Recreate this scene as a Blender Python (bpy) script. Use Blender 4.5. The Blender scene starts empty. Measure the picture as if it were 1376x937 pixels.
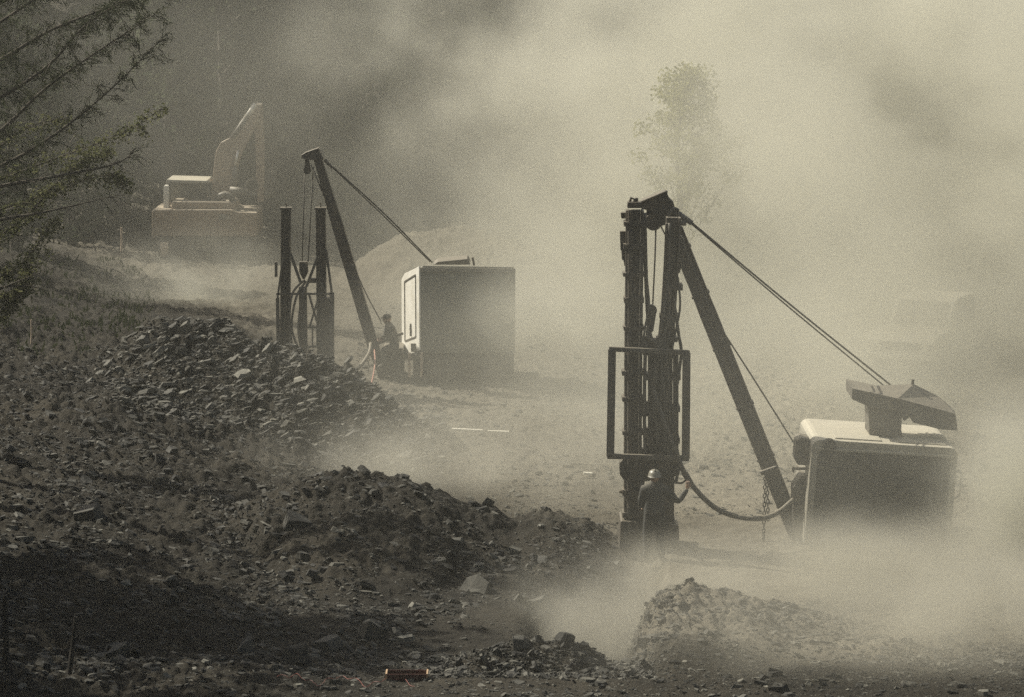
import bpy, bmesh, math, random
import numpy as np
from mathutils import Vector, Matrix
R = math.radians
random.seed(7); rng = np.random.default_rng(7)
S = bpy.context.scene
COL = S.collection

# ------------------------------------------------------------------ camera, light, exposure
F = 3902.0; H = 12.2; PITCH = R(8.55)
cd = bpy.data.cameras.new('camera'); cam = bpy.data.objects.new('camera', cd); COL.objects.link(cam)
cam.location = (0, 0, H); cam.rotation_euler = (R(90) - PITCH, 0, 0)
cd.sensor_width = 36; cd.lens = 36 * F / 1376; cd.clip_start = 0.5; cd.clip_end = 3000
S.camera = cam

SUN_DIR = Vector((-0.64, 0.34, 0.69)).normalized()          # towards the sun
w = bpy.data.worlds.new('World'); S.world = w; w.use_nodes = True
wn = w.node_tree.nodes; wl = w.node_tree.links
sky = wn.new('ShaderNodeTexSky'); sky.sky_type = 'NISHITA'; sky.sun_disc = False
sky.sun_elevation = math.asin(SUN_DIR.z); sky.sun_rotation = math.atan2(SUN_DIR.x, SUN_DIR.y)
sky.dust_density = 4
bg = wn['Background']; bg.inputs['Strength'].default_value = 0.05
wl.new(sky.outputs[0], bg.inputs[0])
sd = bpy.data.lights.new('sun', 'SUN'); sd.energy = 4.6; sd.angle = R(0.5); sd.color = (1.0, 0.95, 0.83)
sun = bpy.data.objects.new('sun', sd); COL.objects.link(sun)
sun.location = (-40, 60, 60); sun.rotation_euler = SUN_DIR.to_track_quat('Z', 'Y').to_euler()

S.view_settings.view_transform = 'Standard'; S.view_settings.look = 'None'
S.view_settings.exposure = 0.62; S.view_settings.gamma = 1
cy = S.cycles
cy.max_bounces = 6; cy.diffuse_bounces = 3; cy.glossy_bounces = 2; cy.transmission_bounces = 2
cy.volume_bounces = 2; cy.transparent_max_bounces = 8
cy.volume_step_rate = 1.0; cy.volume_max_steps = 128
cy.use_denoising = False; cy.sample_clamp_indirect = 4

# ------------------------------------------------------------------ projection helpers (a place, given a picture point and its distance)
cp, sp = math.cos(PITCH), math.sin(PITCH)
def P(px, py, Y):
    r = (px - 688) / F; u = (468.5 - py) / F
    d = (r, cp + u * sp, -sp + u * cp)
    t = Y / d[1]
    return Vector((d[0] * t, Y, H + d[2] * t))
def GY(py, z=0.0):
    u = (468.5 - py) / F
    dy, dz = cp + u * sp, -sp + u * cp
    return (z - H) / dz * dy
def PXof(x, y, z=0.0):
    return 688 + F * x / (y * cp + (H - z) * sp)

# ------------------------------------------------------------------ noise
_tabs = {}
def vnoise(x, y, seed=0):
    if seed not in _tabs: _tabs[seed] = np.random.default_rng(1000 + seed).random((256, 256))
    T = _tabs[seed]
    xi = np.floor(x).astype(int); yi = np.floor(y).astype(int)
    fx = x - xi; fy = y - yi; fx = fx * fx * (3 - 2 * fx); fy = fy * fy * (3 - 2 * fy)
    a = T[xi & 255, yi & 255]; b = T[(xi + 1) & 255, yi & 255]; c = T[xi & 255, (yi + 1) & 255]; d = T[(xi + 1) & 255, (yi + 1) & 255]
    return (a * (1 - fx) + b * fx) * (1 - fy) + (c * (1 - fx) + d * fx) * fy
def fbm(x, y, oct=4, seed=0):
    s = 0; a = 0.5; t = 0
    for o in range(oct):
        s = s + a * vnoise(x, y, seed + o); t += a; a *= 0.5; x = x * 2.03 + 7.1; y = y * 2.03 + 3.3
    return s / t
def sst(a, b, x):
    t = np.clip((x - a) / (b - a), 0, 1); return t * t * (3 - 2 * t)

# ------------------------------------------------------------------ the lie of the land
RIDGES = [   # points (px, py, distance), front slope, back slope, rounding
 ([(-260,500,71),(-60,488,71),(60,480,70.5),(150,468,70),(185,446,70),(215,434,70),(250,428,70),(300,438,69.6),(340,458,69),(400,468,68.5),(450,492,68),(490,514,67.5),(540,548,67),(580,572,66.5),(620,592,66),(660,640,65.5)], .42, .9, .25),
 ([(170,770,56),(260,720,56),(350,668,56),(400,646,56),(470,636,56),(540,640,56),(590,655,56),(620,672,56),(690,692,56),(750,688,56),(790,700,56),(830,719,56),(850,733,56),(880,745,56)], .24, .8, .2),
 ([(500,960,45.6),(560,922,45.8),(590,898,46),(640,876,46),(700,864,46.2),(770,866,46.2),(805,880,46.2),(835,900,46.2),(900,914,46.2),(960,940,46)], .55, .7, .15),
 ([(822,940,48.6),(835,905,48.7),(850,868,48.8),(870,815,49),(885,798,49),(910,793,49),(950,797,49),(1000,806,49),(1040,816,49),(1100,828,49),(1200,846,49),(1300,868,49),(1420,890,49),(1700,900,49)], .14, .5, .7),
 ([(420,400,96),(500,345,96),(540,322,96),(620,312,96),(680,322,95),(740,352,93),(800,420,89),(850,468,86),(900,495,84)], .35, .12, 2.0),
]
_RD = []
for pts, kf, kb, rr in RIDGES:
    ws = [P(*p) for p in pts]
    _RD.append((np.array([p.x / p.y for p in ws]), np.array([p.y for p in ws]), np.array([p.z for p in ws]), kf, kb, rr))
def height(x, y, rough=True):
    x = np.asarray(x, float); y = np.asarray(y, float)
    ys = np.maximum(y, 30.0); s = x / ys
    px = 688 + F * x / (ys * cp + H * sp)
    left = 1 - sst(120, 560, px)
    z = left * (0.1 + 1.25 * sst(45, 68, y)) * (1 - sst(72, 92, y) * 0.8)
    z = z + 0.15 * (1 - sst(44, 47, y))
    z = z - 1.3 * sst(690, 790, px) * (1 - sst(860, 900, px)) * sst(46.3, 48, y) * (1 - sst(52.5, 55.5, y))
    z = z + 2.5 * sst(60, -200, px) * sst(52, 66, y) if False else z
    for sx, yc, zc, kf, kb, rr in _RD:
        yv = np.interp(s, sx, yc); zv = np.interp(s, sx, zc)
        off = np.maximum(sx[0] - s, 0) + np.maximum(s - sx[-1], 0)
        d = y - yv
        k = np.where(d < 0, kf, kb)
        rz = zv - k * (np.sqrt(d * d + rr * rr) - rr) - off * ys * 0.5
        h = 0.18
        e = np.clip((rz - z) / h, -30, 30)
        z = np.where(e > 8, rz, np.where(e < -8, z, z + h * np.log1p(np.exp(e)) - h * math.log(2) * np.exp(-e * e)))
    z = z + 0.34 * np.maximum(y - 106, 0) * (1 - 0.4 * sst(180, 320, y)) + np.maximum(-x - 12.5, 0) * 0.28 * sst(38, 60, y) * (1 - sst(90, 110, y))
    z = z - sst(38, 20, y) * 0.0
    if rough:
        near = sst(30, 42, y) * (1 - sst(150, 200, y))
        rub = np.clip(left + sst(1e-3, .5, np.abs(z)) * 1.0, 0.25, 1) + .45 * sst(60, 64, y) * (1 - sst(78, 84, y))
        z = z + near * rub * (0.30 * (fbm(x * .55, y * .55, 3, 1) - .5) + 0.20 * (fbm(x * 1.9, y * 1.9, 3, 9) - .5) + 0.20 * (np.abs(fbm(x * 4.2, y * 3.4, 4, 17) - .5) * 2 - .3))
        z = z + (1 - near) * 1.2 * (fbm(x * .06, y * .06, 3, 5) - .5) * sst(100, 140, y)
    return z

# ------------------------------------------------------------------ object helpers
def tag(o, label=None, cat=None, group=None, kind=None):
    if label: o['label'] = label
    if cat: o['category'] = cat
    if group: o['group'] = group
    if kind: o['kind'] = kind
    return o
def empty(name, loc, label, cat, group=None):
    o = bpy.data.objects.new(name, None); COL.objects.link(o); o.location = loc; o.empty_display_size = .3
    bpy.context.view_layer.update() if False else None
    return tag(o, label, cat, group)
def wloc(o):
    v = Vector((0, 0, 0))
    while o is not None: v += Vector(o.location); o = o.parent
    return v
class MB:
    def __init__(s): s.v = []; s.f = []; s.smooth = False
    def add(s, vs, fs):
        b = len(s.v); s.v += [tuple(v) for v in vs]; s.f += [tuple(i + b for i in f) for f in fs]; return s
    def box(s, c, size, rot=None):
        hx, hy, hz = size[0] / 2, size[1] / 2, size[2] / 2; c = Vector(c)
        vs = [Vector((x, y, z)) for x in (-hx, hx) for y in (-hy, hy) for z in (-hz, hz)]
        if rot is not None: vs = [rot @ v for v in vs]
        return s.add([v + c for v in vs], [(0, 1, 3, 2), (4, 6, 7, 5), (0, 4, 5, 1), (2, 3, 7, 6), (0, 2, 6, 4), (1, 5, 7, 3)])
    def beam(s, a, b, w, d, up=(0, 1, 0)):
        a = Vector(a); b = Vector(b); t = (b - a); L = t.length; t.normalize()
        u = Vector(up); sx = t.cross(u).normalized(); u = sx.cross(t).normalized()
        m = Matrix((sx, u, t)).transposed()
        return s.box((a + b) / 2, (w, d, L), m)
    def prism(s, poly, d):
        d = Vector(d); n = len(poly); poly = [Vector(p) for p in poly]
        vs = poly + [p + d for p in poly]
        return s.add(vs, [tuple(range(n))[::-1], tuple(range(n, 2 * n))] + [(i, (i + 1) % n, n + (i + 1) % n, n + i) for i in range(n)])
    def tube(s, pts, r, n=8, caps=True):
        pts = [Vector(p) for p in pts]; m = len(pts)
        rr = r if hasattr(r, '__len__') else [r] * m
        vs = []; ref = None
        for i, p in enumerate(pts):
            t = (pts[min(i + 1, m - 1)] - pts[max(i - 1, 0)]).normalized()
            if ref is None: ref = t.orthogonal().normalized()
            ref = (ref - t * ref.dot(t))
            ref = ref.normalized() if ref.length > 1e-6 else t.orthogonal().normalized()
            b = t.cross(ref)
            for k in range(n):
                a = 2 * math.pi * k / n; vs.append(p + (ref * math.cos(a) + b * math.sin(a)) * rr[i])
        fs = [(i * n + k, i * n + (k + 1) % n, (i + 1) * n + (k + 1) % n, (i + 1) * n + k) for i in range(m - 1) for k in range(n)]
        if caps: fs += [tuple(range(n))[::-1], tuple(range((m - 1) * n, m * n))]
        return s.add(vs, fs)
    def disc(s, c, axis, r, t, n=20, r2=None):
        a = Vector(axis).normalized(); c = Vector(c)
        return s.tube([c - a * t / 2, c + a * t / 2], [r, r2 if r2 is not None else r], n)
    def ring(s, c, axis, R0, r, n=20):
        a = Vector(axis).normalized(); u = a.orthogonal().normalized(); v = a.cross(u); c = Vector(c)
        return s.tube([c + (u * math.cos(2 * math.pi * i / n) + v * math.sin(2 * math.pi * i / n)) * R0 for i in range(n + 1)], r, 6, False)
    def build(s, name, mat, parent=None, bevel=0, smooth=False, at=None):
        off = wloc(parent) if parent else Vector(at or (0, 0, 0))
        me = bpy.data.meshes.new(name)
        me.from_pydata([tuple(Vector(v) - off) for v in s.v], [], s.f); me.update()
        bm = bmesh.new(); bm.from_mesh(me); bmesh.ops.recalc_face_normals(bm, faces=bm.faces); bm.to_mesh(me); bm.free()
        if smooth: me.polygons.foreach_set('use_smooth', [True] * len(me.polygons))
        o = bpy.data.objects.new(name, me); COL.objects.link(o); me.materials.append(mat)
        if parent: o.parent = parent
        else: o.location = off
        if bevel:
            b = o.modifiers.new('bevel', 'BEVEL'); b.width = bevel; b.segments = 2; b.limit_method = 'ANGLE'; b.angle_limit = R(35)
        return o
def curve(pts, n=8):
    pts = [Vector(p) for p in pts]; out = []
    q = [pts[0] * 2 - pts[1]] + pts + [pts[-1] * 2 - pts[-2]]
    for i in range(1, len(q) - 2):
        for k in range(n):
            t = k / n; a, b, c, d = q[i - 1], q[i], q[i + 1], q[i + 2]
            out.append(0.5 * ((2 * b) + (c - a) * t + (2 * a - 5 * b + 4 * c - d) * t * t + (3 * b - a - 3 * c + d) * t ** 3))
    out.append(pts[-1]); return out

# ------------------------------------------------------------------ materials
def mat_base(name):
    m = bpy.data.materials.new(name); m.use_nodes = True
    return m, m.node_tree.nodes, m.node_tree.links, m.node_tree.nodes['Principled BSDF']
def mix(nt, a, b, fac, mode='MIX'):
    n = nt.nodes.new('ShaderNodeMix'); n.data_type = 'RGBA'; n.blend_type = mode
    for sock, v in ((n.inputs[0], fac), (n.inputs[6], a), (n.inputs[7], b)):
        if hasattr(v, 'links'): nt.links.new(v, sock)
        elif isinstance(v, (int, float)): sock.default_value = v
        else: sock.default_value = (*v, 1)
    return n.outputs[2]
def ramp(nt, src, a, b):
    n = nt.nodes.new('ShaderNodeMapRange'); n.inputs[1].default_value = a; n.inputs[2].default_value = b
    nt.links.new(src, n.inputs[0]); return n.outputs[0]
def noise(nt, scale, detail=4, rough=.6, vec=None):
    n = nt.nodes.new('ShaderNodeTexNoise'); n.inputs['Scale'].default_value = scale; n.inputs['Detail'].default_value = detail
    n.inputs['Roughness'].default_value = rough
    tc = nt.nodes.new('ShaderNodeTexCoord'); nt.links.new(vec or tc.outputs['Object'], n.inputs['Vector']); return n.outputs['Fac']
def painted(name, col, col2, rough=.6, metal=0.0, dust=.5, scale=3.0, dustcol=(.34, .30, .22)):
    m, n, l, b = mat_base(name); nt = m.node_tree
    c = mix(nt, col, col2, ramp(nt, noise(nt, scale, 6, .7), .4, .68))
    g = nt.nodes.new('ShaderNodeNewGeometry'); sx = nt.nodes.new('ShaderNodeSeparateXYZ'); l.new(g.outputs['Normal'], sx.inputs[0])
    up = ramp(nt, sx.outputs[2], .2, .95)
    mu = nt.nodes.new('ShaderNodeMath'); mu.operation = 'MULTIPLY'; l.new(up, mu.inputs[0]); mu.inputs[1].default_value = dust
    ad = nt.nodes.new('ShaderNodeMath'); ad.operation = 'MULTIPLY_ADD'; l.new(ramp(nt, noise(nt, scale * 2.3, 5, .7), .35, .75), ad.inputs[0]); ad.inputs[1].default_value = dust * .35; l.new(mu.outputs[0], ad.inputs[2])
    l.new(mix(nt, c, dustcol, ad.outputs[0]), b.inputs['Base Color'])
    b.inputs['Roughness'].default_value = rough; b.inputs['Metallic'].default_value = metal
    bp = nt.nodes.new('ShaderNodeBump'); bp.inputs['Strength'].default_value = .25; bp.inputs['Distance'].default_value = .02
    l.new(noise(nt, scale * 5), bp.inputs['Height']); l.new(bp.outputs[0], b.inputs['Normal'])
    return m
M = {}
M['steel'] = painted('dark_greasy_steel', (.045, .043, .038), (.11, .09, .065), .55, .2, .35)
M['cage'] = painted('worn_grey_paint', (.10, .095, .08), (.06, .052, .042), .6, .1, .4)
M['rope'] = painted('wire_rope', (.05, .048, .042), (.09, .08, .06), .7, .3, .2)
M['hose'] = painted('rubber_hose', (.05, .048, .043), (.10, .09, .07), .7, 0, .5)
M['pinkhose'] = painted('faded_red_hose', (.42, .17, .12), (.30, .13, .10), .7, 0, .3)
M['bodypaint'] = painted('dusty_tan_paint', (.26, .245, .20), (.18, .17, .14), .55, 0, .85, 2.0, (.50, .46, .36))
M['paneldark'] = painted('dark_radiator_screen', (.06, .056, .045), (.045, .042, .034), .8, 0, .12, 2.0)
M['white_and_lit'] = painted('white_door_and_lit_parts', (.78, .76, .68), (.60, .57, .48), .5, 0, .15, 2.0)  # door paint; also paints sunlight onto the excavator's rod and cab post
M['greybox'] = painted('grey_green_paint', (.22, .22, .18), (.17, .17, .14), .6, 0, .5, 1.5)
M['ochre'] = painted('faded_orange_paint', (.30, .225, .155), (.22, .17, .125), .6, 0, .6, 1.5, (.42, .37, .28))
M['black'] = painted('black_rubber_and_shade', (.02, .02, .018), (.04, .035, .03), .8, 0, .2)
M['glass'] = painted('dusty_glass', (.10, .10, .09), (.16, .15, .12), .25, 0, .35)
M['chrome'] = painted('cylinder_rod', (.65, .64, .6), (.5, .48, .42), .25, .8, .1)
M['wood'] = painted('red_brown_wood', (.075, .018, .010), (.04, .012, .008), .75, 0, .05, 6, (.2, .14, .09))
M['woodend'] = painted('bare_wood_end', (.50, .34, .20), (.36, .23, .13), .8, 0, .1, 8)
M['plank'] = painted('pale_plank', (.80, .77, .66), (.6, .56, .45), .7, 0, .1, 4)
M['stake'] = painted('weathered_stake', (.030, .026, .020), (.05, .042, .03), .9, 0, .05, 6)
M['palestake_and_lit'] = painted('pale_stake_and_lit_idler', (.5, .40, .30), (.36, .28, .2), .9, 0, .05, 6)  # stakes and legs; also paints sunlight onto the excavator's idler
M['bark'] = painted('bark', (.045, .038, .028), (.075, .062, .045), .95, 0, .1, 9)
M['skin'] = painted('skin', (.30, .18, .12), (.25, .15, .10), .6, 0, .2)
M['cloth'] = painted('work_cloth', (.045, .046, .042), (.03, .032, .03), .9, 0, .2, 6)
M['trousers'] = painted('trouser_cloth', (.06, .06, .058), (.09, .085, .07), .9, 0, .3, 6)
M['helmet'] = painted('pale_hard_hat', (.22, .21, .17), (.18, .17, .14), .4, 0, .2)
M['truck'] = painted('pale_truck_paint', (.50, .48, .42), (.42, .40, .34), .4, 0, .4)

def leafmat(name, a, b, trans=.35):
    m, n, l, bs = mat_base(name); nt = m.node_tree
    c = mix(nt, a, b, ramp(nt, noise(nt, 2.5, 4), .35, .65))
    l.new(c, bs.inputs['Base Color']); bs.inputs['Roughness'].default_value = .9; bs.inputs['Specular IOR Level'].default_value = .05
    t = n.new('ShaderNodeBsdfTranslucent'); l.new(c, t.inputs[0])
    ms = n.new('ShaderNodeMixShader'); ms.inputs[0].default_value = trans
    l.new(bs.outputs[0], ms.inputs[1]); l.new(t.outputs[0], ms.inputs[2]); l.new(ms.outputs[0], n['Material Output'].inputs['Surface'])
    return m
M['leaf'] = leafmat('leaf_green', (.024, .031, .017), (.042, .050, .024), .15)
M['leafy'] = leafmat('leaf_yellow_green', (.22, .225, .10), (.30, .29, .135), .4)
M['leafg'] = leafmat('leaf_pale_green', (.075, .085, .035), (.14, .14, .06), .25)
M['needle'] = leafmat('needle_green', (.030, .040, .018), (.05, .058, .025), .2)

# earth and stone
def earthmat():
    m, n, l, b = mat_base('slate_earth'); nt = m.node_tree
    a = mix(nt, (.019, .017, .013), (.056, .049, .036), ramp(nt, noise(nt, .35, 6, .7), .35, .7))
    c = mix(nt, a, (.035, .033, .027), ramp(nt, noise(nt, 4.5, 6, .75), .52, .72))
    # the trampled haul ground beyond the banks is pale with settled dust; the right mound's diffuse light is painted in
    g = n.new('ShaderNodeNewGeometry'); sx = n.new('ShaderNodeSeparateXYZ'); l.new(g.outputs['Position'], sx.inputs[0])
    at = n.new('ShaderNodeAttribute'); at.attribute_name = 'pale'
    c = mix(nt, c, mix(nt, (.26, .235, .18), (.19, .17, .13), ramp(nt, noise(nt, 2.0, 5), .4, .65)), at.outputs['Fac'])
    l.new(c, b.inputs['Base Color']); b.inputs['Roughness'].default_value = .95
    b.inputs['Specular IOR Level'].default_value = .2
    bp = n.new('ShaderNodeBump'); bp.inputs['Strength'].default_value = .9; bp.inputs['Distance'].default_value = .10
    l.new(noise(nt, 7, 8, .75), bp.inputs['Height']); l.new(bp.outputs[0], b.inputs['Normal'])
    return m
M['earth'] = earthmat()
def rockmat():
    m, n, l, b = mat_base('slate_stone'); nt = m.node_tree
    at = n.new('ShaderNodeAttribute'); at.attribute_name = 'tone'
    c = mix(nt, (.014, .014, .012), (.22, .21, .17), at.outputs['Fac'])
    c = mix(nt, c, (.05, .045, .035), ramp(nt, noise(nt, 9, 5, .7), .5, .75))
    l.new(c, b.inputs['Base Color']); b.inputs['Roughness'].default_value = .75
    b.inputs['Specular IOR Level'].default_value = .35
    bp = n.new('ShaderNodeBump'); bp.inputs['Strength'].default_value = .6; bp.inputs['Distance'].default_value = .03
    l.new(noise(nt, 18, 6, .7), bp.inputs['Height']); l.new(bp.outputs[0], b.inputs['Normal'])
    return m
M['rock'] = rockmat()

# ------------------------------------------------------------------ ground: one sheet
def ground():
    s_f = np.linspace(-.215, .215, 560)
    s_l = -.215 - np.cumsum(.004 * 1.13 ** np.arange(34)); s_r = .215 + np.cumsum(.004 * 1.13 ** np.arange(34))
    s = np.concatenate([s_l[::-1], s_f, s_r])
    y = np.concatenate([np.linspace(-60, 40, 30)[:-1], np.linspace(40, 44, 20)[:-1], np.linspace(44, 58, 250)[:-1], np.linspace(58, 80, 220)[:-1], np.linspace(80, 115, 150)[:-1], 115 + np.cumsum(.35 * 1.06 ** np.arange(70))])
    Sg, Yg = np.meshgrid(s, y)
    X = Sg * np.maximum(Yg, 40)
    Z = height(X, Yg)
    n, mm = Sg.shape
    v = np.stack([X, Yg, Z], -1).reshape(-1, 3)
    i = (np.arange(n - 1)[:, None] * mm + np.arange(mm - 1)[None, :]).reshape(-1)
    f = np.stack([i, i + 1, i + mm + 1, i + mm], 1)
    me = bpy.data.meshes.new('ground')
    me.vertices.add(len(v)); me.vertices.foreach_set('co', v.ravel())
    me.loops.add(f.size); me.loops.foreach_set('vertex_index', f.ravel().astype(np.int32))
    me.polygons.add(len(f)); me.polygons.foreach_set('loop_start', np.arange(0, f.size, 4, dtype=np.int32))
    me.update(calc_edges=True)
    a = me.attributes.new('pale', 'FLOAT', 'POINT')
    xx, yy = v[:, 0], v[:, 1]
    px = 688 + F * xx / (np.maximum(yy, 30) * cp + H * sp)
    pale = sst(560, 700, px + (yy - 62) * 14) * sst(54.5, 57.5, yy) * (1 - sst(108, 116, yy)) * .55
    pale = np.maximum(pale, sst(820, 900, px) * sst(45.8, 47.5, yy) * (1 - sst(108, 116, yy)) * .85)  # right mound paler: dust, plus diffuse light put into the colour
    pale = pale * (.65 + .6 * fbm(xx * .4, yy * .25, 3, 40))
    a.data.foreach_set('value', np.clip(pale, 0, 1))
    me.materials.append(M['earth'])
    o = bpy.data.objects.new('ground', me); COL.objects.link(o); o['kind'] = 'structure'
ground()

# ------------------------------------------------------------------ broken slate
def slabs(pos, size, thick, tilt, tone, name, dip=False):
    N = len(pos); K = 6
    a = np.linspace(0, 2 * np.pi, K, endpoint=False)[None, :] + rng.uniform(-.35, .35, (N, K))
    r = size[:, None] * rng.uniform(.55, 1.0, (N, K)) * .5
    asp = rng.uniform(.28, .8, (N, 1))
    bx, by = np.cos(a) * r, np.sin(a) * r * asp
    sc = rng.uniform(.6, .98, (N, 1))
    top = np.stack([bx * sc + rng.uniform(-.08, .08, (N, 1)) * size[:, None], by * sc, thick[:, None] * (.5 + rng.uniform(-.25, .25, (N, K)))], -1)
    bot = np.stack([bx, by, -thick[:, None] * .5 * np.ones((N, K))], -1)
    v = np.concatenate([bot, top], 1)
    yaw = rng.normal(0, .5, N) if dip else rng.uniform(0, 2 * np.pi, N); axis = rng.normal(np.pi / 2, .7, N) if dip else rng.uniform(0, 2 * np.pi, N)
    c, s_ = np.cos(yaw), np.sin(yaw)
    v = np.stack([v[..., 0] * c[:, None] - v[..., 1] * s_[:, None], v[..., 0] * s_[:, None] + v[..., 1] * c[:, None], v[..., 2]], -1)
    k = np.stack([np.cos(axis), np.sin(axis), 0 * axis], -1)[:, None, :]
    ct, st = np.cos(tilt)[:, None, None], np.sin(tilt)[:, None, None]
    v = v * ct + np.cross(np.broadcast_to(k, v.shape), v) * st + k * (np.sum(k * v, -1, keepdims=True)) * (1 - ct)
    v = v + pos[:, None, :]
    base = np.arange(N)[:, None] * 12
    q = np.stack([np.stack([base[:, 0] + i, base[:, 0] + (i + 1) % K, base[:, 0] + 6 + (i + 1) % K, base[:, 0] + 6 + i], 1) for i in range(K)], 1)  # N,6,4
    hb = base + np.arange(5, -1, -1)[None, :]; ht = base + 6 + np.arange(6)[None, :]
    loops = np.concatenate([q.reshape(N, -1), hb, ht], 1).astype(np.int32).ravel()
    starts1 = np.concatenate([np.arange(6) * 4, [24, 30]])[None, :] + np.arange(N)[:, None] * 36
    me = bpy.data.meshes.new(name)
    me.vertices.add(N * 12); me.vertices.foreach_set('co', v.reshape(-1))
    me.loops.add(len(loops)); me.loops.foreach_set('vertex_index', loops)
    me.polygons.add(N * 8); me.polygons.foreach_set('loop_start', starts1.astype(np.int32).ravel())
    me.update(calc_edges=True); me.polygons.foreach_set('use_smooth', np.zeros(N * 8, bool))
    at = me.attributes.new('tone', 'FLOAT', 'POINT'); at.data.foreach_set('value', np.repeat(tone, 12))
    me.materials.append(M['rock'])
    o = bpy.data.objects.new(name, me); COL.objects.link(o)
    return o
def scatter(name, n, pxr, yr, smin, smax, dens=None, tiltmax=.9, power=2.2, sink=.1, tone=(0, .8), dip=None):
    px = rng.uniform(pxr[0], pxr[1], n * 3); y = rng.uniform(yr[0], yr[1], n * 3)
    x = (px - 688) / F * (y * cp + H * sp)
    if dens is not None:
        keep = rng.random(n * 3) < dens(px, y, x); px, y, x = px[keep], y[keep], x[keep]
    px, y, x = px[:n], y[:n], x[:n]; n = len(x)
    size = smin * (1 - rng.random(n) * (1 - (smin / smax) ** power)) ** (-1 / power)
    th = size * np.where(rng.random(n) < .75, rng.uniform(.05, .16, n), rng.uniform(.14, .34, n))
    tl = np.abs(rng.normal(0, .45, n)) * tiltmax if dip is None else rng.normal(dip, .30, n)
    z = height(x, y) + th * .3 + np.abs(np.sin(tl)) * size * .10 - sink * size * .3
    tn = np.clip(rng.beta(1.0, 2.4, n), 0, 1) * (tone[1] - tone[0]) + tone[0]
    o = slabs(np.stack([x, y, z], 1), size, th, tl, tn, name, dip is not None)
    o['kind'] = 'stuff'; return o
clump = lambda px, y, x: np.clip(fbm(x * .9, y * .6, 3, 60) * 2.2 - .55, .12, 1)
FLAT = .62
scatter('slate_rubble', 34000, (-60, 880), (45, 72), .05, .46, lambda px, y, x: clump(px, y, x) * np.where((px > 560) & (y > 57.5), .04, 1) * np.where((px > 640) & (y > 46.9) & (y < 50), .3, 1), .8, 1.75, dip=.30)
scatter('slate_rubble', 11000, (-40, 620), (64, 71.5), .07, .60, lambda px, y, x: sst(110, 200, px) * (1 - sst(520, 620, px)), .8, 1.8, 0, (.1, 1), dip=-.28)
scatter('slate_rubble', 6500, (-60, 1436), (43.2, 46.0), .035, .36, None, .7, 1.7, tone=(0, 1), dip=.1)
scatter('slate_rubble', 4200, (520, 930), (45.0, 46.9), .05, .34, lambda px, y, x: sst(520, 620, px) * (1 - sst(830, 930, px)), 1.1, 1.9, 0)
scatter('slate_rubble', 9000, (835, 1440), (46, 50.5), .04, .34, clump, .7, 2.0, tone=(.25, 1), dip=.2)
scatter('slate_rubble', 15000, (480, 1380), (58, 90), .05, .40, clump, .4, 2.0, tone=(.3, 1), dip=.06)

def zg(x, y): return float(height(np.array([x]), np.array([y]))[0])
BOULD = [  # px, ground distance, size, tone, label
 (160, 46.6, .95, .28, 'pale flat slab lying in the dark rubble right of the leaning stake'),
 (60, 46.0, .60, .22, 'small slab in the dark rubble between the two dark stakes'),
 (330, 47.2, .70, .22, 'dark blocky slab in the bottom left rubble'),
 (395, 46.2, .85, .10, 'dark wedge shaped boulder left of the red wire'),
 (445, 47.4, .80, .30, 'rounded grey boulder at the foot of the bank above the wooden crate'),
 (500, 48.2, .95, .26, 'large slanting slab just behind the wooden crate'),
 (120, 55.0, .85, .30, 'tilted slab high on the shaded left bank'),
 (400, 54.2, .8, .22, 'long dark slab near the crest of the shaded bank'),
 (640, 51.6, .9, .32, 'pale slab halfway down the bank above the dark rubble pile'),
 (725, 51.4, .95, .38, 'rounded pale boulder at the right foot of the bank'),
 (700, 46.1, .55, .25, 'block on top of the dark rubble pile'),
 (845, 52.0, .5, .2, 'single stone in the dust between the bank and the right mound'),
]
for px, y, sz, tn, lb in BOULD:
    x = (px - 688) / F * (y * cp + H * sp)
    o = slabs(np.zeros((1, 3)), np.array([sz]), np.array([sz * .34]), np.array([rng.uniform(.15, .55)]), np.array([tn]), 'boulder')
    o.location = (x, y, zg(x, y) + .06); tag(o, lb, 'boulder', 'boulders in the slate rubble')
    b = o.modifiers.new('bevel', 'BEVEL'); b.width = .010; b.segments = 1
# flat slabs catching the sun on the back mound
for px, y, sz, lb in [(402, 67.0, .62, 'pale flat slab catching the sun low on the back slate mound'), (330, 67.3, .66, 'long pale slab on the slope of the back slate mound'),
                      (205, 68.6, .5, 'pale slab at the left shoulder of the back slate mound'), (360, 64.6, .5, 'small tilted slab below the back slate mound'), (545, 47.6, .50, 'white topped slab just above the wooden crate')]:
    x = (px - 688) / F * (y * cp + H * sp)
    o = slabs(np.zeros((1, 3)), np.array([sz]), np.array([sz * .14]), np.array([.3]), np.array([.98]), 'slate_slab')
    o.location = (x, y, zg(x, y) + .12); tag(o, lb, 'slab', 'pale slabs on the rubble')

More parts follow.
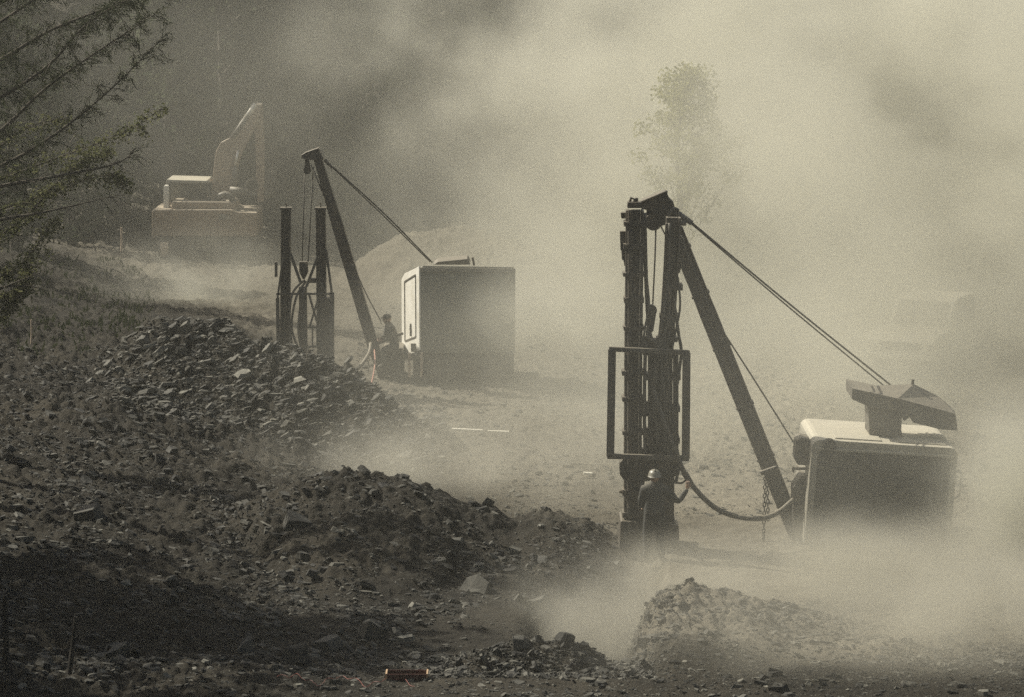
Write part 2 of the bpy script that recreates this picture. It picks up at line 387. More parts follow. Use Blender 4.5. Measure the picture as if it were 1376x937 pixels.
# ------------------------------------------------------------------ trees
def leaves(mb, c, rad, n, size, rg):
    for _ in range(n):
        d = Vector(rg.normal(0, 1, 3)); d.normalize(); d *= rad * rg.random() ** .45
        p = Vector(c) + Vector((d.x, d.y, d.z * .75))
        a = Vector(rg.normal(0, 1, 3)).normalized(); b = a.orthogonal().normalized() * size * rg.uniform(.6, 1.2); a = a * size * rg.uniform(.6, 1.2)
        mb.add([p - a * .5, p + b * .32, p + a * .55, p - b * .32], [(0, 1, 2, 3)])
def tree_parts(h, cr, nclump, nleaf, lsize, seed, clear=.3, conifer=False):
    rg = np.random.default_rng(seed)
    tr = MB(); cw = MB()
    bend = rg.uniform(-.04, .04, 2) * h
    trunk = curve([(0, 0, -.4), (bend[0] * .4, bend[1] * .3, h * .4), (bend[0], bend[1], h * .95)], 6)
    r0 = h * .022
    tr.tube(trunk, [r0 * (1.15 - i / (len(trunk) - 1)) for i in range(len(trunk))], 8)
    for i in range(nclump):
        f = clear + (1 - clear) * (i + .5) / nclump; a = i * 2.4 + rg.uniform(-.5, .5)
        z = h * f
        if conifer: reach = cr * (1.05 - f) / (1.05 - clear) * rg.uniform(.8, 1.1); tip = Vector((math.cos(a) * reach, math.sin(a) * reach, z + reach * .08))
        else:
            prof = math.sin(math.pi * min(1, (f - clear) / (1 - clear) * .85 + .12)) ** .6
            reach = cr * prof * rg.uniform(.55, 1.1); tip = Vector((math.cos(a) * reach, math.sin(a) * reach, z + reach * .35))
        st = Vector((bend[0] * f, bend[1] * f, z * (.93 if not conifer else .99)))
        midp = (st + tip) / 2 + Vector((0, 0, -reach * .06))
        path = curve([st, midp, tip], 3)
        rb = r0 * .35 * (1.2 - f)
        tr.tube(path, [max(.008, rb * (1 - .85 * k / (len(path) - 1))) for k in range(len(path))], 5)
        for k in range(3 if not conifer else 4):
            t = .45 + .55 * (k + rg.random() * .6) / 3.2
            q = path[min(len(path) - 1, int(t * (len(path) - 1)))] + Vector(rg.normal(0, .12, 3)) * cr
            leaves(cw, q, cr * rg.uniform(.16, .30), nleaf, lsize, rg)
    return tr, cw
class Kind: pass
def tree_kind(h, cr, nclump, nleaf, ls, seed, leaf, clear=.3, conifer=False):
    tr, cw = tree_parts(h, cr, nclump, nleaf, ls, seed, clear, conifer)
    k = Kind(); z = MB()
    k.t = tr; k.c = cw; k.leaf = leaf; k.mt = None; return k
def place_tree(k, name, loc, scale, rz, label, cat='tree', group=None):
    e = empty(name, loc, label, cat, group)
    if k.mt is None:
        a = k.t.build('trunk', M['bark'], None, smooth=True); b = k.c.build('crown', M[k.leaf], None)
        k.mt, k.mc = a.data, b.data; a.parent = e; b.parent = e
    else:
        for nm, me in (('trunk', k.mt), ('crown', k.mc)):
            o = bpy.data.objects.new(nm, me); COL.objects.link(o); o.parent = e
    e.scale = (scale, scale, scale * random.uniform(.9, 1.1)); e.rotation_euler = (0, 0, rz); return e
kA = tree_kind(14, 3.8, 34, 36, .42, 11, 'leaf', .05)
kB = tree_kind(13, 3.5, 32, 36, .40, 12, 'leaf', .04)
kC = tree_kind(16, 3.0, 34, 22, .42, 13, 'needle', .04, True)
fg = 'trees of the dust veiled forest behind the site'
FL = {0: 'dim broadleaf tree in the dust veiled forest on the slope', 1: 'dim spreading tree in the dust veiled forest on the slope', 2: 'dim pointed conifer in the dust veiled forest on the slope'}
FLE = {0: 'dark broadleaf tree of the wood rising above and behind the excavator', 1: 'dark spreading tree of the wood rising above and behind the excavator', 2: 'dark conifer of the wood rising above and behind the excavator'}
rt = random.Random(5)
for row, (yy, n) in enumerate([(118, 11), (128, 12), (140, 13), (155, 14)]):
    for i in range(n):
        px = -60 + 1500 * (i + rt.uniform(-.3, .3) + (row % 2) * .5) / n
        x = (px - 688) / F * (yy * cp); y = yy + rt.uniform(-4, 4)
        if 820 < px < 1010 and yy < 125: continue
        kk = rt.choice([0, 0, 1, 1, 2])
        place_tree((kA, kB, kC)[kk], ('forest_tree', 'forest_tree', 'conifer_tree')[kk], (x, y, zg(x, y) - .2), rt.uniform(.85, 1.2), rt.uniform(0, 6.3), FL[kk], 'tree', fg)
# the wood on the left, from which the boughs reach in; unseen trees added to shade bank and haze
for i, (x, y, s, kk) in enumerate([(-14.5, 40, 1.1, 0), (-16.5, 48, 1.15, 1), (-14.8, 32, 1.5, 1), (-18.5, 55, 1.15, 0), (-13.5, 24, 1.8, 2), (-22, 51, 1.25, 2), (-20, 41, 1.5, 0), (-19, 30, 2.1, 1), (-25, 59, 1.2, 2), (-13.5, 18, 1.8, 1), (-14, 5, 1.8, 0),
                                   (-13.5, 12, 1.7, 0), (-26, 34, 2.3, 0)]):
    place_tree((kA, kB, kC)[kk], ('shade_tree', 'shade_tree', 'conifer_tree')[kk], (x, y, zg(x, y) - .2), s, i * 1.3, 'tall unseen shade tree left of the bank and camera, beyond the picture edge', 'tree', 'trees of the wood on the left')
# forest edge behind the excavator, nearer than the rest
for i, (px, y, s, kk) in enumerate([(20, 96, .55, 0), (95, 102, .5, 1), (150, 108, .5, 0), (215, 112, .7, 1), (-40, 90, .8, 2), (60, 108, .5, 2)]):
    x = (px - 688) / F * (y * cp + 1.5)
    lb = ['leafy tree at the forest edge left of the excavator, by the left picture edge', 'leafy tree at the forest edge left of the excavator, with a survey stake before it', 'dark tree directly left of the excavator', 'dark tree rising right behind the excavator cab', 'conifer cut by the left picture edge behind the boughs', 'conifer between two leafy trees left of the excavator'][i]
    place_tree((kA, kB, kC)[kk], ('forest_tree', 'forest_tree', 'conifer_tree')[kk], (x, y, zg(x, y) - .2), s, i * 2.1, lb, 'tree', 'trees at the forest edge by the excavator')
for i in range(22):
    px = -90 + 26 * i + rt.uniform(-10, 10); y = (106, 111, 116)[i % 3] + rt.uniform(-1.5, 1.5)
    x = (px - 688) / F * (y * cp + 1.5); kk = (0, 1, 2, 1, 0)[i % 5]
    place_tree((kA, kB, kC)[kk], ('forest_tree', 'forest_tree', 'conifer_tree')[kk], (x, y, zg(x, y) - .4), rt.uniform(.7, 1.05) * (.42 if px < 190 else 1), i * 2.1, FLE[kk], 'tree', 'trees of the dark wood above the excavator')
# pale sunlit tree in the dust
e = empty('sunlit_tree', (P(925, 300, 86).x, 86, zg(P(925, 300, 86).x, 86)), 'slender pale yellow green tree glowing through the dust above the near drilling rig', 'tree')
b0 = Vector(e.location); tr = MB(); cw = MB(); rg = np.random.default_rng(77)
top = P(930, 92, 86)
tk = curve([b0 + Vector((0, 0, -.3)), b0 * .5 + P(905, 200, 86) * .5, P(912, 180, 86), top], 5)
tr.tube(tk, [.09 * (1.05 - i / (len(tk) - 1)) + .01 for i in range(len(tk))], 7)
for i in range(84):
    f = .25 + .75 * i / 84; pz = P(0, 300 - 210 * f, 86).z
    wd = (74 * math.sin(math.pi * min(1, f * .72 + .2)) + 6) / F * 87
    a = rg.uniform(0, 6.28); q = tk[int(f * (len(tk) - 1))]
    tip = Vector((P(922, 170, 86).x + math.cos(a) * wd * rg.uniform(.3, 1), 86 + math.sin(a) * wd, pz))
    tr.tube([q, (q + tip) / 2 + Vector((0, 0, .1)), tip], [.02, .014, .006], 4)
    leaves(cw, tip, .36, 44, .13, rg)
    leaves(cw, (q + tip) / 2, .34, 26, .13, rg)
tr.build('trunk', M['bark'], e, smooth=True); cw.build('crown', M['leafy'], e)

# boughs reaching in from the left
def bough_tree(name, label, trunkpx, Y, boughs, leafm, lsize, nper, spread, seed, toptrunk, r0=.05, tuft=False):
    base = P(trunkpx, 500, Y); base.z = zg(base.x, base.y)
    e = empty(name, base, label, 'tree'); rg = np.random.default_rng(seed)
    tr = MB(); cw = MB()
    tr.tube(curve([base - Vector((0, 0, .3)), base + Vector((.1, .1, (toptrunk) * .5)), base + Vector((.2, 0, toptrunk))], 5), [.22 * (1 - i / 11) for i in range(11)], 9)
    for pts, dens in boughs:
        pts = [P(px, py, Y + dy) for px, py, dy in pts]
        start = Vector((base.x + .1, base.y, pts[0].z - .5)); path = curve([start] + pts, 8)
        n = len(path)
        tr.tube(path, [r0 * (1 - .88 * i / (n - 1)) for i in range(n)], 6)
        for i in range(4, n):
            for j in range(3):
                if rg.random() > dens + .3: continue
                p = path[i]; t = (path[i] - path[i - 1]).normalized()
                d = (t * rg.uniform(.3, 1) + Vector(rg.normal(0, .55, 3))).normalized() * rg.uniform(.3, 1.0) * spread
                q = p + d + Vector((0, 0, -.08))
                tr.tube([p, (p + q) / 2 + Vector((0, 0, .05)), q], [.010, .007, .004], 4)
                for k in range(int(nper * dens)):
                    c = p + (q - p) * rg.uniform(.25, 1.1) + Vector(rg.normal(0, .06, 3)) * (1 if not tuft else .7)
                    if tuft:
                        a = ((q - p).normalized() + Vector(rg.normal(0, .6, 3))).normalized() * lsize * rg.uniform(.8, 1.4); b = a.orthogonal().normalized() * lsize * .10
                    else:
                        a = Vector(rg.normal(0, 1, 3)); a.z *= .5; a = a.normalized() * lsize * rg.uniform(.6, 1.2); b = a.orthogonal().normalized() * lsize * .6
                    cw.add([c - a * .5, c + b * .5, c + a * .5, c - b * .5], [(0, 1, 2, 3)])
    tr.build('trunk', M['bark'], e, smooth=True); cw.build('crown', M[leafm], e); return e
bough_tree('pine_tree', 'dark pine whose bare sweeping boughs reach in at the top left corner', -130, 57,
    [([(-20, 232, 0), (60, 190, .2), (140, 128, .4), (218, 52, .3)], .9), ([(-20, 190, .4), (60, 120, .8), (130, 70, .6), (205, 22, .4)], 1.1),
     ([(-20, 90, 0), (70, 40, .2), (160, 5, .2), (225, -22, 0)], 1.3), ([(-20, 40, .9), (60, -8, 1), (150, -40, 1.2)], 1.3), ([(-20, 140, -.4), (60, 92, -.6), (120, 30, -.5), (190, -10, -.5)], 1.2),
     ([(-20, 255, -.3), (70, 238, -.2), (150, 222, .2), (180, 205, .2)], .25), ([(-20, 300, -.2), (60, 285, 0), (160, 262, .2)], .12), ([(-20, 10, .2), (60, -20, .2), (120, -40, .2)], 1.2)],
    'needle', .16, 15, .55, 31, 9, .055, True)
bough_tree('hardwood_tree', 'young hardwood with yellow green leaf sprays lit against the dark forest at the left edge', -90, 60,
    [([(-20, 330, 0), (40, 285, .2), (90, 232, .4), (140, 205, .2)], 1.1), ([(-20, 290, .5), (60, 262, .5), (140, 235, .3), (160, 244, .2)], .7), ([(-20, 250, .8), (70, 215, .8), (150, 185, .7), (212, 150, .6)], .75),
     ([(-20, 380, .1), (30, 355, 0), (70, 300, .2)], 1.1), ([(-20, 400, -.5), (20, 395, -.4), (40, 370, -.4)], .8), ([(-20, 210, .6), (40, 170, .4), (90, 160, .4)], .5), ([(-20, 430, -.5), (15, 410, -.4), (35, 385, -.4)], .8)],
    'leafg', .085, 15, .38, 32, 5.5, .03)
bough_tree('fallen_sapling', 'bare dark sapling leaning in low at the left edge above the bank', -70, 58,
    [([(-20, 400, 0), (20, 380, 0), (77, 358, .1)], 0), ([(-20, 392, 0), (30, 384, 0), (66, 391, .1)], .05)], 'leafg', .08, 3, .2, 33, 2.6, .04)
# weeds and scrub on the left shoulder
def scrub():
    rg = np.random.default_rng(8); mb = MB()
    for i in range(350):
        px = rg.uniform(-60, 200); y = rg.uniform(71, 98)
        x = (px - 688) / F * (y * cp + H * sp)
        if rg.random() > .9 - .5 * max(0, (px - 200) / 130): continue
        z = zg_fast(x, y); hgt = rg.uniform(.1, .4)
        for k in range(4):
            d = Vector((rg.normal(0, .35), rg.normal(0, .35), 1)).normalized() * hgt * rg.uniform(.5, 1)
            p = Vector((x + rg.normal(0, .12), y + rg.normal(0, .12), z - .03)); b = d.orthogonal().normalized() * .035
            mb.add([p - b, p + b, p + d * .7 + b, p + d], [(0, 1, 2, 3)])
    o = mb.build('scrub', M['needle']); o['kind'] = 'stuff'
zg_fast = zg
scrub()

# ------------------------------------------------------------------ people
def person(root_loc, name, J, edges, radii, label, cloth, extra_hands=(), head=None, look=(0, 1, 0)):
    e = empty(name, root_loc, label, 'person')
    me = bpy.data.meshes.new('body'); names = list(J)
    me.from_pydata([J[n] for n in names], [(names.index(a), names.index(b)) for a, b in edges], [])
    o = bpy.data.objects.new('tmp', me); COL.objects.link(o)
    sk = o.modifiers.new('skin', 'SKIN'); sk.use_smooth_shade = True
    for i, n in enumerate(names):
        d = me.skin_vertices[0].data[i]; r = radii[n]; d.radius = (r, r) if not hasattr(r, '__len__') else r; d.use_root = (n == 'pelvis')
    ss = o.modifiers.new('sub', 'SUBSURF'); ss.levels = 2; ss.render_levels = 2
    bpy.context.view_layer.update()
    dg = bpy.context.evaluated_depsgraph_get(); m2 = bpy.data.meshes.new_from_object(o.evaluated_get(dg)); bpy.data.objects.remove(o)
    m2.materials.clear(); m2.materials.append(cloth); m2.materials.append(M['skin'])
    bm = bmesh.new(); bm.from_mesh(m2)
    # head: an ellipsoid with nose, brow, ears and chin, and five fingers on each hand, all joined into the body mesh
    hc = Vector(J['head']); lk = Vector(look).normalized(); sd_ = lk.cross(Vector((0, 0, 1))).normalized()
    def blob(c, r, ax=(1, 1, 1), seg=12):
        g = bmesh.ops.create_uvsphere(bm, u_segments=seg, v_segments=8, radius=1)
        for v in g['verts']:
            q = v.co; v.co = Vector(c) + sd_ * q.x * r * ax[0] + lk * q.y * r * ax[1] + Vector((0, 0, 1)) * q.z * r * ax[2]
        for f in {f for v in g['verts'] for f in v.link_faces}: f.material_index = 1; f.smooth = True
    blob(hc, .105, (.78, .95, 1.12)); blob(hc + lk * .03 - Vector((0, 0, .055)), .07, (.85, 1.0, .9)); blob(hc + lk * .105 - Vector((0, 0, .01)), .02, (.7, 1, 1.4), 8)
    for s in (-1, 1):
        blob(hc + sd_ * s * .083, .028, (.4, .8, 1.2), 8); blob(hc + lk * .09 + sd_ * s * .033 + Vector((0, 0, .015)), .013, (1, .6, .8), 8)
    blob(hc + lk * .095 - Vector((0, 0, .055)), .02, (1.3, .5, .4), 8)
    for wr, hd in extra_hands:
        wr = Vector(wr); hd = Vector(hd); t = (hd - wr).normalized(); sdv = t.cross(Vector((0, 1, 0))).normalized(); nn = sdv.cross(t)
        mb = MB()
        mb.tube([wr, wr + t * .04, wr + t * .09], [.028, .040, .036], 8)
        for k, L in enumerate((.07, .08, .076, .06)):
            b = wr + t * .085 + sdv * (k - 1.5) * .020
            mb.tube([b, b + t * L * .5, b + t * L * .75 + nn * L * .35, b + t * L * .7 + nn * L * .7], [.010, .0095, .009, .007], 6)
        b = wr + t * .03 + sdv * -.034
        mb.tube([b, b + t * .03 - sdv * .025 + nn * .01, b + t * .06 - sdv * .02 + nn * .03], [.013, .011, .009], 6)
        vs = [bm.verts.new(v) for v in mb.v]
        for f in mb.f:
            try: ff = bm.faces.new([vs[i] for i in f]); ff.material_index = 1
            except ValueError: pass
    off = Vector(root_loc)
    for v in bm.verts: v.co -= off
    bm.to_mesh(m2); bm.free()
    b = bpy.data.objects.new('body', m2); COL.objects.link(b); b.parent = e
    return e
def V(*a): return Vector(a)

# ------------------------------------------------------------------ the near drilling machine
YN = 55.0                                  # front face
def Q(px, py, dy=0.0, Y=YN): return P(px, py, Y + dy)
YM = GY(735)                               # the masts
base = V(P(1180, 740, YN + 1.2).x, YN + 1.2, 0)
rig = empty('drilling_machine', base, 'near boxy drilling machine with a hooded roof intake, its boom leaning over the near masts', 'drilling machine', 'drilling machines')
roll = Matrix.Rotation(R(3.6), 3, 'Y')
cB = Q(1184, 668); zc = cB.z
W_, D_, H_ = 2.82, 2.4, 2.05
C0 = V(cB.x, YN + D_ / 2, zc + .02)
def L(x, y, z): return C0 + roll @ V(x, y, z)       # local body coordinates, y=-D/2 is the front face
b = MB()
# outer shell with a rounded roof edge, swept along y
prof = []
for (cx_, cz_, a0) in ((W_ / 2 - .16, H_ / 2 - .16, 0), (-W_ / 2 + .16, H_ / 2 - .16, 90)):
    for k in range(5):
        a = R(a0 + k * 22.5); prof.append((cx_ + .16 * math.cos(a), cz_ + .16 * math.sin(a)))
prof += [(-W_ / 2, -H_ / 2), (W_ / 2, -H_ / 2)]
b.prism([L(x, -D_ / 2 + .06, z) for x, z in prof], roll @ V(0, D_ - .06, 0))
b.build('body', M['bodypaint'], rig, bevel=.03)
b = MB()   # front frame around the screen
inn = [(x * .91, z * .86 - .03) for x, z in prof]
n = len(prof)
vs = [L(x, -D_ / 2, z) for x, z in prof] + [L(x, -D_ / 2, z) for x, z in inn] + [L(x, -D_ / 2 + .07, z) for x, z in prof] + [L(x, -D_ / 2 + .07, z) for x, z in inn]
fs = []
for i in range(n):
    j = (i + 1) % n
    fs += [(i, j, n + j, n + i), (2 * n + i, 3 * n + i, 3 * n + j, 2 * n + j), (i, 2 * n + i, 2 * n + j, j), (n + i, n + j, 3 * n + j, 3 * n + i)]
b.add(vs, fs); b.build('front_frame', M['bodypaint'], rig, bevel=.012)
b = MB(); b.box(L(0, -D_ / 2 + .05, -.05), (W_ * .93, .04, H_ * .88), roll)
for k in range(26): b.box(L(0, -D_ / 2 + .026, -H_ * .44 + .06 + k * .067), (W_ * .90, .012, .012), roll)
b.build('radiator_screen', M['paneldark'], rig)
b = MB(); b.box(L(0, -D_ / 2 - .02, H_ / 2 - .17), (W_ * .96, .05, .05), roll); b.build('drip_rail', M['bodypaint'], rig, bevel=.008)
for x in (-1.2, -.4, .4, 1.2): MB().box(L(x, -D_ / 2 - .012, -H_ / 2 + .16), (.10, .03, .07), roll).build('latch', M['steel'], rig, bevel=.006)
for z in (-.5, .1, .6): MB().box(L(-W_ / 2 - .012, 0, z), (.03, 1.9, .035), roll).build('side_seam', M['steel'], rig)
b = MB(); b.disc(L(-W_ / 2 + .33, -D_ / 2 - .03, H_ / 2 - .09), roll @ V(0, 1, 0), .13, .16, 20); b.build('exhaust_cap', M['black'], rig, bevel=.01)  # short dark cap standing for a round exhaust hole
b = MB()
for x in (-.5, .75): b.box(L(x, -D_ / 2 + .6, H_ / 2 + .012), (.9, .8, .03), roll)
b.build('roof_hatch', M['bodypaint'], rig, bevel=.01)
b = MB()
b.box(L(W_ / 2 + .03, -D_ / 2 + .3, .35), (.06, .10, .10), roll); b.tube([L(W_ / 2 + .05, -D_ / 2 + .15, .6), L(W_ / 2 + .13, -D_ / 2 + .15, .5), L(W_ / 2 + .13, -D_ / 2 + .15, .1), L(W_ / 2 + .03, -D_ / 2 + .15, 0)], .018, 8)
b.build('grab_handle', M['chrome'], rig)
# chassis and crawlers, sunk in the dust
b = MB(); b.box(C0 + V(0, 0, -H_ / 2 - .22), (2.3, 2.6, .30)); b.build('chassis', M['steel'], rig, bevel=.02)
for s in (-1, 1):
    b = MB(); c = C0 + V(s * .95, 0, 0); c.z = zg(base.x, base.y) + .22
    b.prism([c + V(-.22, y, z) for y, z in ((-1.5, 0), (-1.35, -.2), (1.35, -.2), (1.5, 0), (1.35, .2), (-1.35, .2))], (.44, 0, 0)); b.build('crawler_track', M['black'], rig, bevel=.03)
# air intake: neck and hooded duct
b = MB()
yn = .75
nk = [Q(1168, 578, yn), Q(1166, 532, yn), Q(1213, 532, yn), Q(1211, 586, yn)]
b.prism(nk, (0, .62, 0)); ik = b.build('intake_neck', M['cage'], rig, bevel=.015)
b = MB(); b.prism([Q(1168, 576, yn - .03), Q(1168, 584, yn - .03), Q(1212, 588, yn - .03), Q(1212, 580, yn - .03)], (0, .70, 0)); b.build('flange', M['steel'], ik, bevel=.006)
b = MB()
y0, y1 = yn - .12, yn + .95
fr = [Q(1145, 522, y0), Q(1209, 536, y0), Q(1284, 556, y0), Q(1287, 579, y0), Q(1262, 577, y0), Q(1227, 568, y0), Q(1226, 559, y0), Q(1215, 566, y0), Q(1210, 552, y0), Q(1168, 547, y0), Q(1145, 537, y0)]
rd = [Q(1150, 519.5, y0 + .5), Q(1228, 516, y0 + .5), Q(1262, 533, y0 + .5), Q(1284, 553, y0 + .5)]
bk = [p + V(0, 1.05, .02) for p in fr]
vs = fr + rd + bk; m_ = len(fr)
R0, R1, R2, R3 = m_, m_ + 1, m_ + 2, m_ + 3; B0 = m_ + 4
fs = [tuple(range(m_))[::-1], (0, 1, R1, R0), (1, R2, R1), (1, 2, R3, R2), (B0, R0, R1, B0 + 1), (B0 + 1, R1, R2), (B0 + 1, R2, R3, B0 + 2), (0, R0, B0), (2, B0 + 2, R3)]
fs += [tuple(range(B0, B0 + m_))] + [(i, i + 1, B0 + i + 1, B0 + i) for i in range(2, m_ - 1)] + [(m_ - 1, 0, B0, B0 + m_ - 1)]
b.add(vs, fs); b.build('intake_hood', M['cage'], rig, bevel=.008)
b = MB(); b.tube([Q(1226, 517, y0 + .5), Q(1227, 510, y0 + .5)], .03, 8); b.build('lifting_lug', M['steel'], rig)
# gearbox and levers on the left flank
b = MB(); b.prism([Q(1070, 592, .4), Q(1076, 588, .4), Q(1088, 590, .4), Q(1086, 626, .4), Q(1072, 625, .4), Q(1068, 618, .4)], (0, .5, 0)); b.build('winch_housing', M['steel'], rig, bevel=.02)
b = MB(); b.tube([Q(1064, 630, .4), Q(1084, 630, .4)], .028, 8); b.tube([Q(1066, 627, .4), Q(1066, 635, .4)], .02, 8); b.build('lever', M['steel'], rig)
b = MB(); b.prism([Q(1076, 640, .5), Q(1084, 640, .5), Q(1078, 742, .5), Q(1066, 700, .5), Q(1066, 655, .5)], (0, .5, 0)); b.build('boom_bracket', M['steel'], rig, bevel=.02)
# boom
bm0 = Q(899, 290, 1.1); bm1 = Q(1074, 728, 1.0)
dd = (bm1 - bm0)
b = MB(); a_, b_ = bm0 + dd * .02, bm1
t = dd.normalized(); sx = t.cross(V(0, 1, 0)).normalized()
K_ = [(0, .13), (.3, .17), (.85, .165), (1, .12)]
left = [bm0 + dd * k + sx * w_ for k, w_ in K_]; right = [bm0 + dd * k - sx * w_ for k, w_ in K_]
b.prism(left + right[::-1], (0, .24, 0))
for s in (-1, 1): b.tube([bm0 + dd * .04 + sx * s * .145 + V(0, -.015, 0), bm1 + sx * s * .14 + V(0, -.015, 0)], .022, 6)
bo = b.build('boom', M['steel'], rig, bevel=.012)
for k in (.10, .24, .40, .58, .74, .90):
    MB().box(bm0 + dd * k + V(0, .12, 0), (.37, .29, .05), Matrix((sx, V(0, 1, 0), t)).transposed()).build('stiffener_band', M['steel'], bo, bevel=.006)
MB().tube([bm0 + dd * .06 + V(0, -.05, 0) + sx * .05, bm0 + dd * .95 + V(0, -.05, 0) + sx * .06], .02, 6).build('hydraulic_line', M['hose'], bo)
b = MB(); b.prism([Q(*p, 1.02) for p in ((861, 273), (865, 269), (894, 257.5), (896, 258), (899, 266), (905, 272), (907, 280), (903, 290), (897, 302), (888, 304), (883, 292), (875, 284), (862, 281))], (0, .42, 0))
b.tube([Q(861, 272, 1.0), Q(897, 257, 1.0)], .03, 6); b.build('boom_head', M['steel'], bo, bevel=.01)
b = MB(); b.disc(Q(878, 298, 1.15), (0, 1, 0), .17, .14, 22); b.prism([Q(869, 280, 1.13), Q(875, 280, 1.13), Q(889, 296, 1.13), Q(884, 304, 1.13), Q(868, 302, 1.13)], (0, .05, 0)); b.build('sheave', M['steel'], bo, bevel=.008)
b = MB(); b.tube([Q(903, 283, 1.0), Q(930, 300, 1.0)], [.075, .05], 10); b.tube([Q(894, 300, .95), Q(922, 300, .95)], .05, 8)
b.tube(curve([Q(896, 300, .95), Q(898, 290, .93), Q(905, 281, .93), Q(912, 283, .95)]), .035, 8); b.build('rope_socket', M['cage'], bo)
def rope(pts, r, name='wire_rope', par=rig): return MB().tube(pts, r, 6).build(name, M['rope'], par, smooth=True)
rope(curve([Q(928, 298, 1.0), Q(1060, 408, 1.05), Q(1199, 519.5, 2.0)]), .020)
rope(curve([Q(928, 300, 1.1), Q(1060, 413, 1.15), Q(1192, 522, 2.0)]), .016)
rope(curve([Q(951, 414, .95), Q(1010, 505, .9), Q(1071, 602, .7)]), .016)
rope([Q(882, 285, 1.15), Q(880, 350, 1.15), Q(877, 412, 1.15)], .016)
rope([Q(886, 300, 1.2), Q(895, 318, 1.2), Q(960, 420, 1.1)], .014)
def chain(a, bb, name, par, link=.085):
    b = MB(); a = Vector(a); bb = Vector(bb); n = int((bb - a).length / link)
    for i in range(n):
        c = a + (bb - a) * ((i + .5) / n); ax = V(0, 1, 0) if i % 2 else V(1, .2, 0)
        u = (bb - a).normalized() * .05; v = ax.normalized() * .028
        b.tube([c + u * math.cos(q) + v * math.sin(q) for q in [k * math.pi / 4 for k in range(9)]], .013, 5, False)
    return b.build(name, M['rope'], par)
chain(Q(1028, 640, .8), Q(1026, 722, .8), 'chain', rig); chain(Q(1031, 648, .85), Q(1032, 700, .85), 'chain', rig)
b = MB(); b.tube([Q(1026, 715, .8), Q(1026, 752, .8)], .028, 6); b.tube([Q(1022, 636, .75), Q(1045, 628, .75)], .05, 8); b.build('chain_hook', M['steel'], rig)

# ------------------------------------------------------------------ near twin masts, hung from the boom head
def N(px, py, dy=0.0): return P(px, py, YM + dy)
mast = empty('drill_mast', V(N(870, 735).x, YM, 0), 'near twin drill masts with a rectangular guard frame, a worker standing at their foot', 'drill mast', 'twin drill masts')
def channel(b, pts, w, d, side=1):   # H-shaped leader: two flanges and a web
    for a, c in zip(pts[:-1], pts[1:]):
        a = Vector(a); c = Vector(c); t = (c - a).normalized(); sx = t.cross(V(0, 1, 0)).normalized()
        b.beam(a, c, w * .62, d * .5)
        for s in (-1, 1): b.beam(a + sx * s * w * .42, c + sx * s * w * .42, w * .16, d)
b = MB(); channel(b, [N(853, 282), N(851, 470), N(850, 622), N(850, 730)], .34, .30)
b.tube([N(847, 282, -.17), N(846, 730, -.17)], .05, 8)
ml = b.build('leader', M['steel'], mast, bevel=.008)
b = MB(); b.prism([N(843, 280, -.1), N(844, 272, -.1), N(862, 272, -.1), N(863, 280, -.1)], (0, .3, 0)); b.tube([N(846, 273), N(848, 266), N(853, 268), N(852, 274)], .03, 6); b.tube([N(855, 273), N(855.5, 266)], .035, 6); b.build('head_cap', M['steel'], ml, bevel=.008)
b = MB()
for (x0, x1, yy0, yy1) in ((834, 842, 286, 294), (833, 842, 311, 337), (835, 842, 337, 350), (838, 843, 350, 358)): b.prism([N(x0, yy0), N(x1, yy0), N(x1, yy1), N(x0 + 1, yy1)], (0, .14, 0))
b.build('bracket', M['steel'], ml, bevel=.012)
b = MB(); channel(b, [N(905, 292), N(903, 340), N(894, 480)], .28, .28)
b.tube([N(897, 300, -.16), N(893, 400, -.16), N(884, 480, -.16)], .045, 8)
mr = b.build('leader', M['steel'], mast, bevel=.008)
b = MB(); b.prism([N(908, 310), N(920, 322), N(921, 336), N(917, 352), N(907, 366), N(904, 340)], (0, .3, 0)); b.prism([N(906, 355), N(918, 350), N(914, 366), N(908, 372)], (0, .2, 0)); b.build('pivot_block', M['steel'], mr, bevel=.02)
b = MB(); channel(b, [N(891, 472, .02), N(891, 612, .02)], .58, .34); channel(b, [N(892, 612, .02), N(891, 732, .02)], .40, .34)
b.build('drill_feed', M['steel'], mast, bevel=.008)
# centre: rope block, hoses and pipes between the leaders
b = MB(); b.disc(N(875, 417), (0, 1, 0), .11, .14, 18); b.prism([N(869, 420), N(882, 420), N(878, 445), N(870, 452)], (0, .12, 0)); b.build('rope_block', M['steel'], mast, bevel=.01)
for pts, r in (([N(866, 286, .15), N(868, 370, .1), N(872, 440), N(878, 480, -.1), N(880, 620, -.1)], .04), ([N(871, 440), N(867, 480, -.2), N(866, 560, -.2), N(868, 640, -.2)], .035),
               ([N(905, 400, -.2), N(912, 450, -.22), N(915, 480, -.2), N(905, 560, -.2), N(912, 620, -.2), N(908, 650, -.2)], .03), ([N(900, 300, -.2), N(897, 380, -.22), N(886, 455, -.25), N(880, 500, -.25)], .03),
               ([N(868, 452, -.1), N(886, 470, -.24), N(878, 520, -.24), N(884, 600, -.24)], .05)):
    MB().tube(curve(pts), r, 8).build('hydraulic_hose', M['hose'], mast, smooth=True)
b = MB()
for (x0, yy0, x1, yy1, d) in ((862, 455, 905, 478, -.1), (860, 540, 884, 560, 0), (864, 575, 874, 592, 0), (868, 598, 880, 610, 0), (862, 604, 910, 622, -.1), (905, 478, 911, 560, .05)):
    b.prism([N(x0, yy0, d), N(x1, yy0 + 2, d), N(x1 - 2, yy1, d), N(x0 + 2, yy1, d)], (0, .26, 0))
b.build('drill_carriage', M['steel'], mast, bevel=.02)
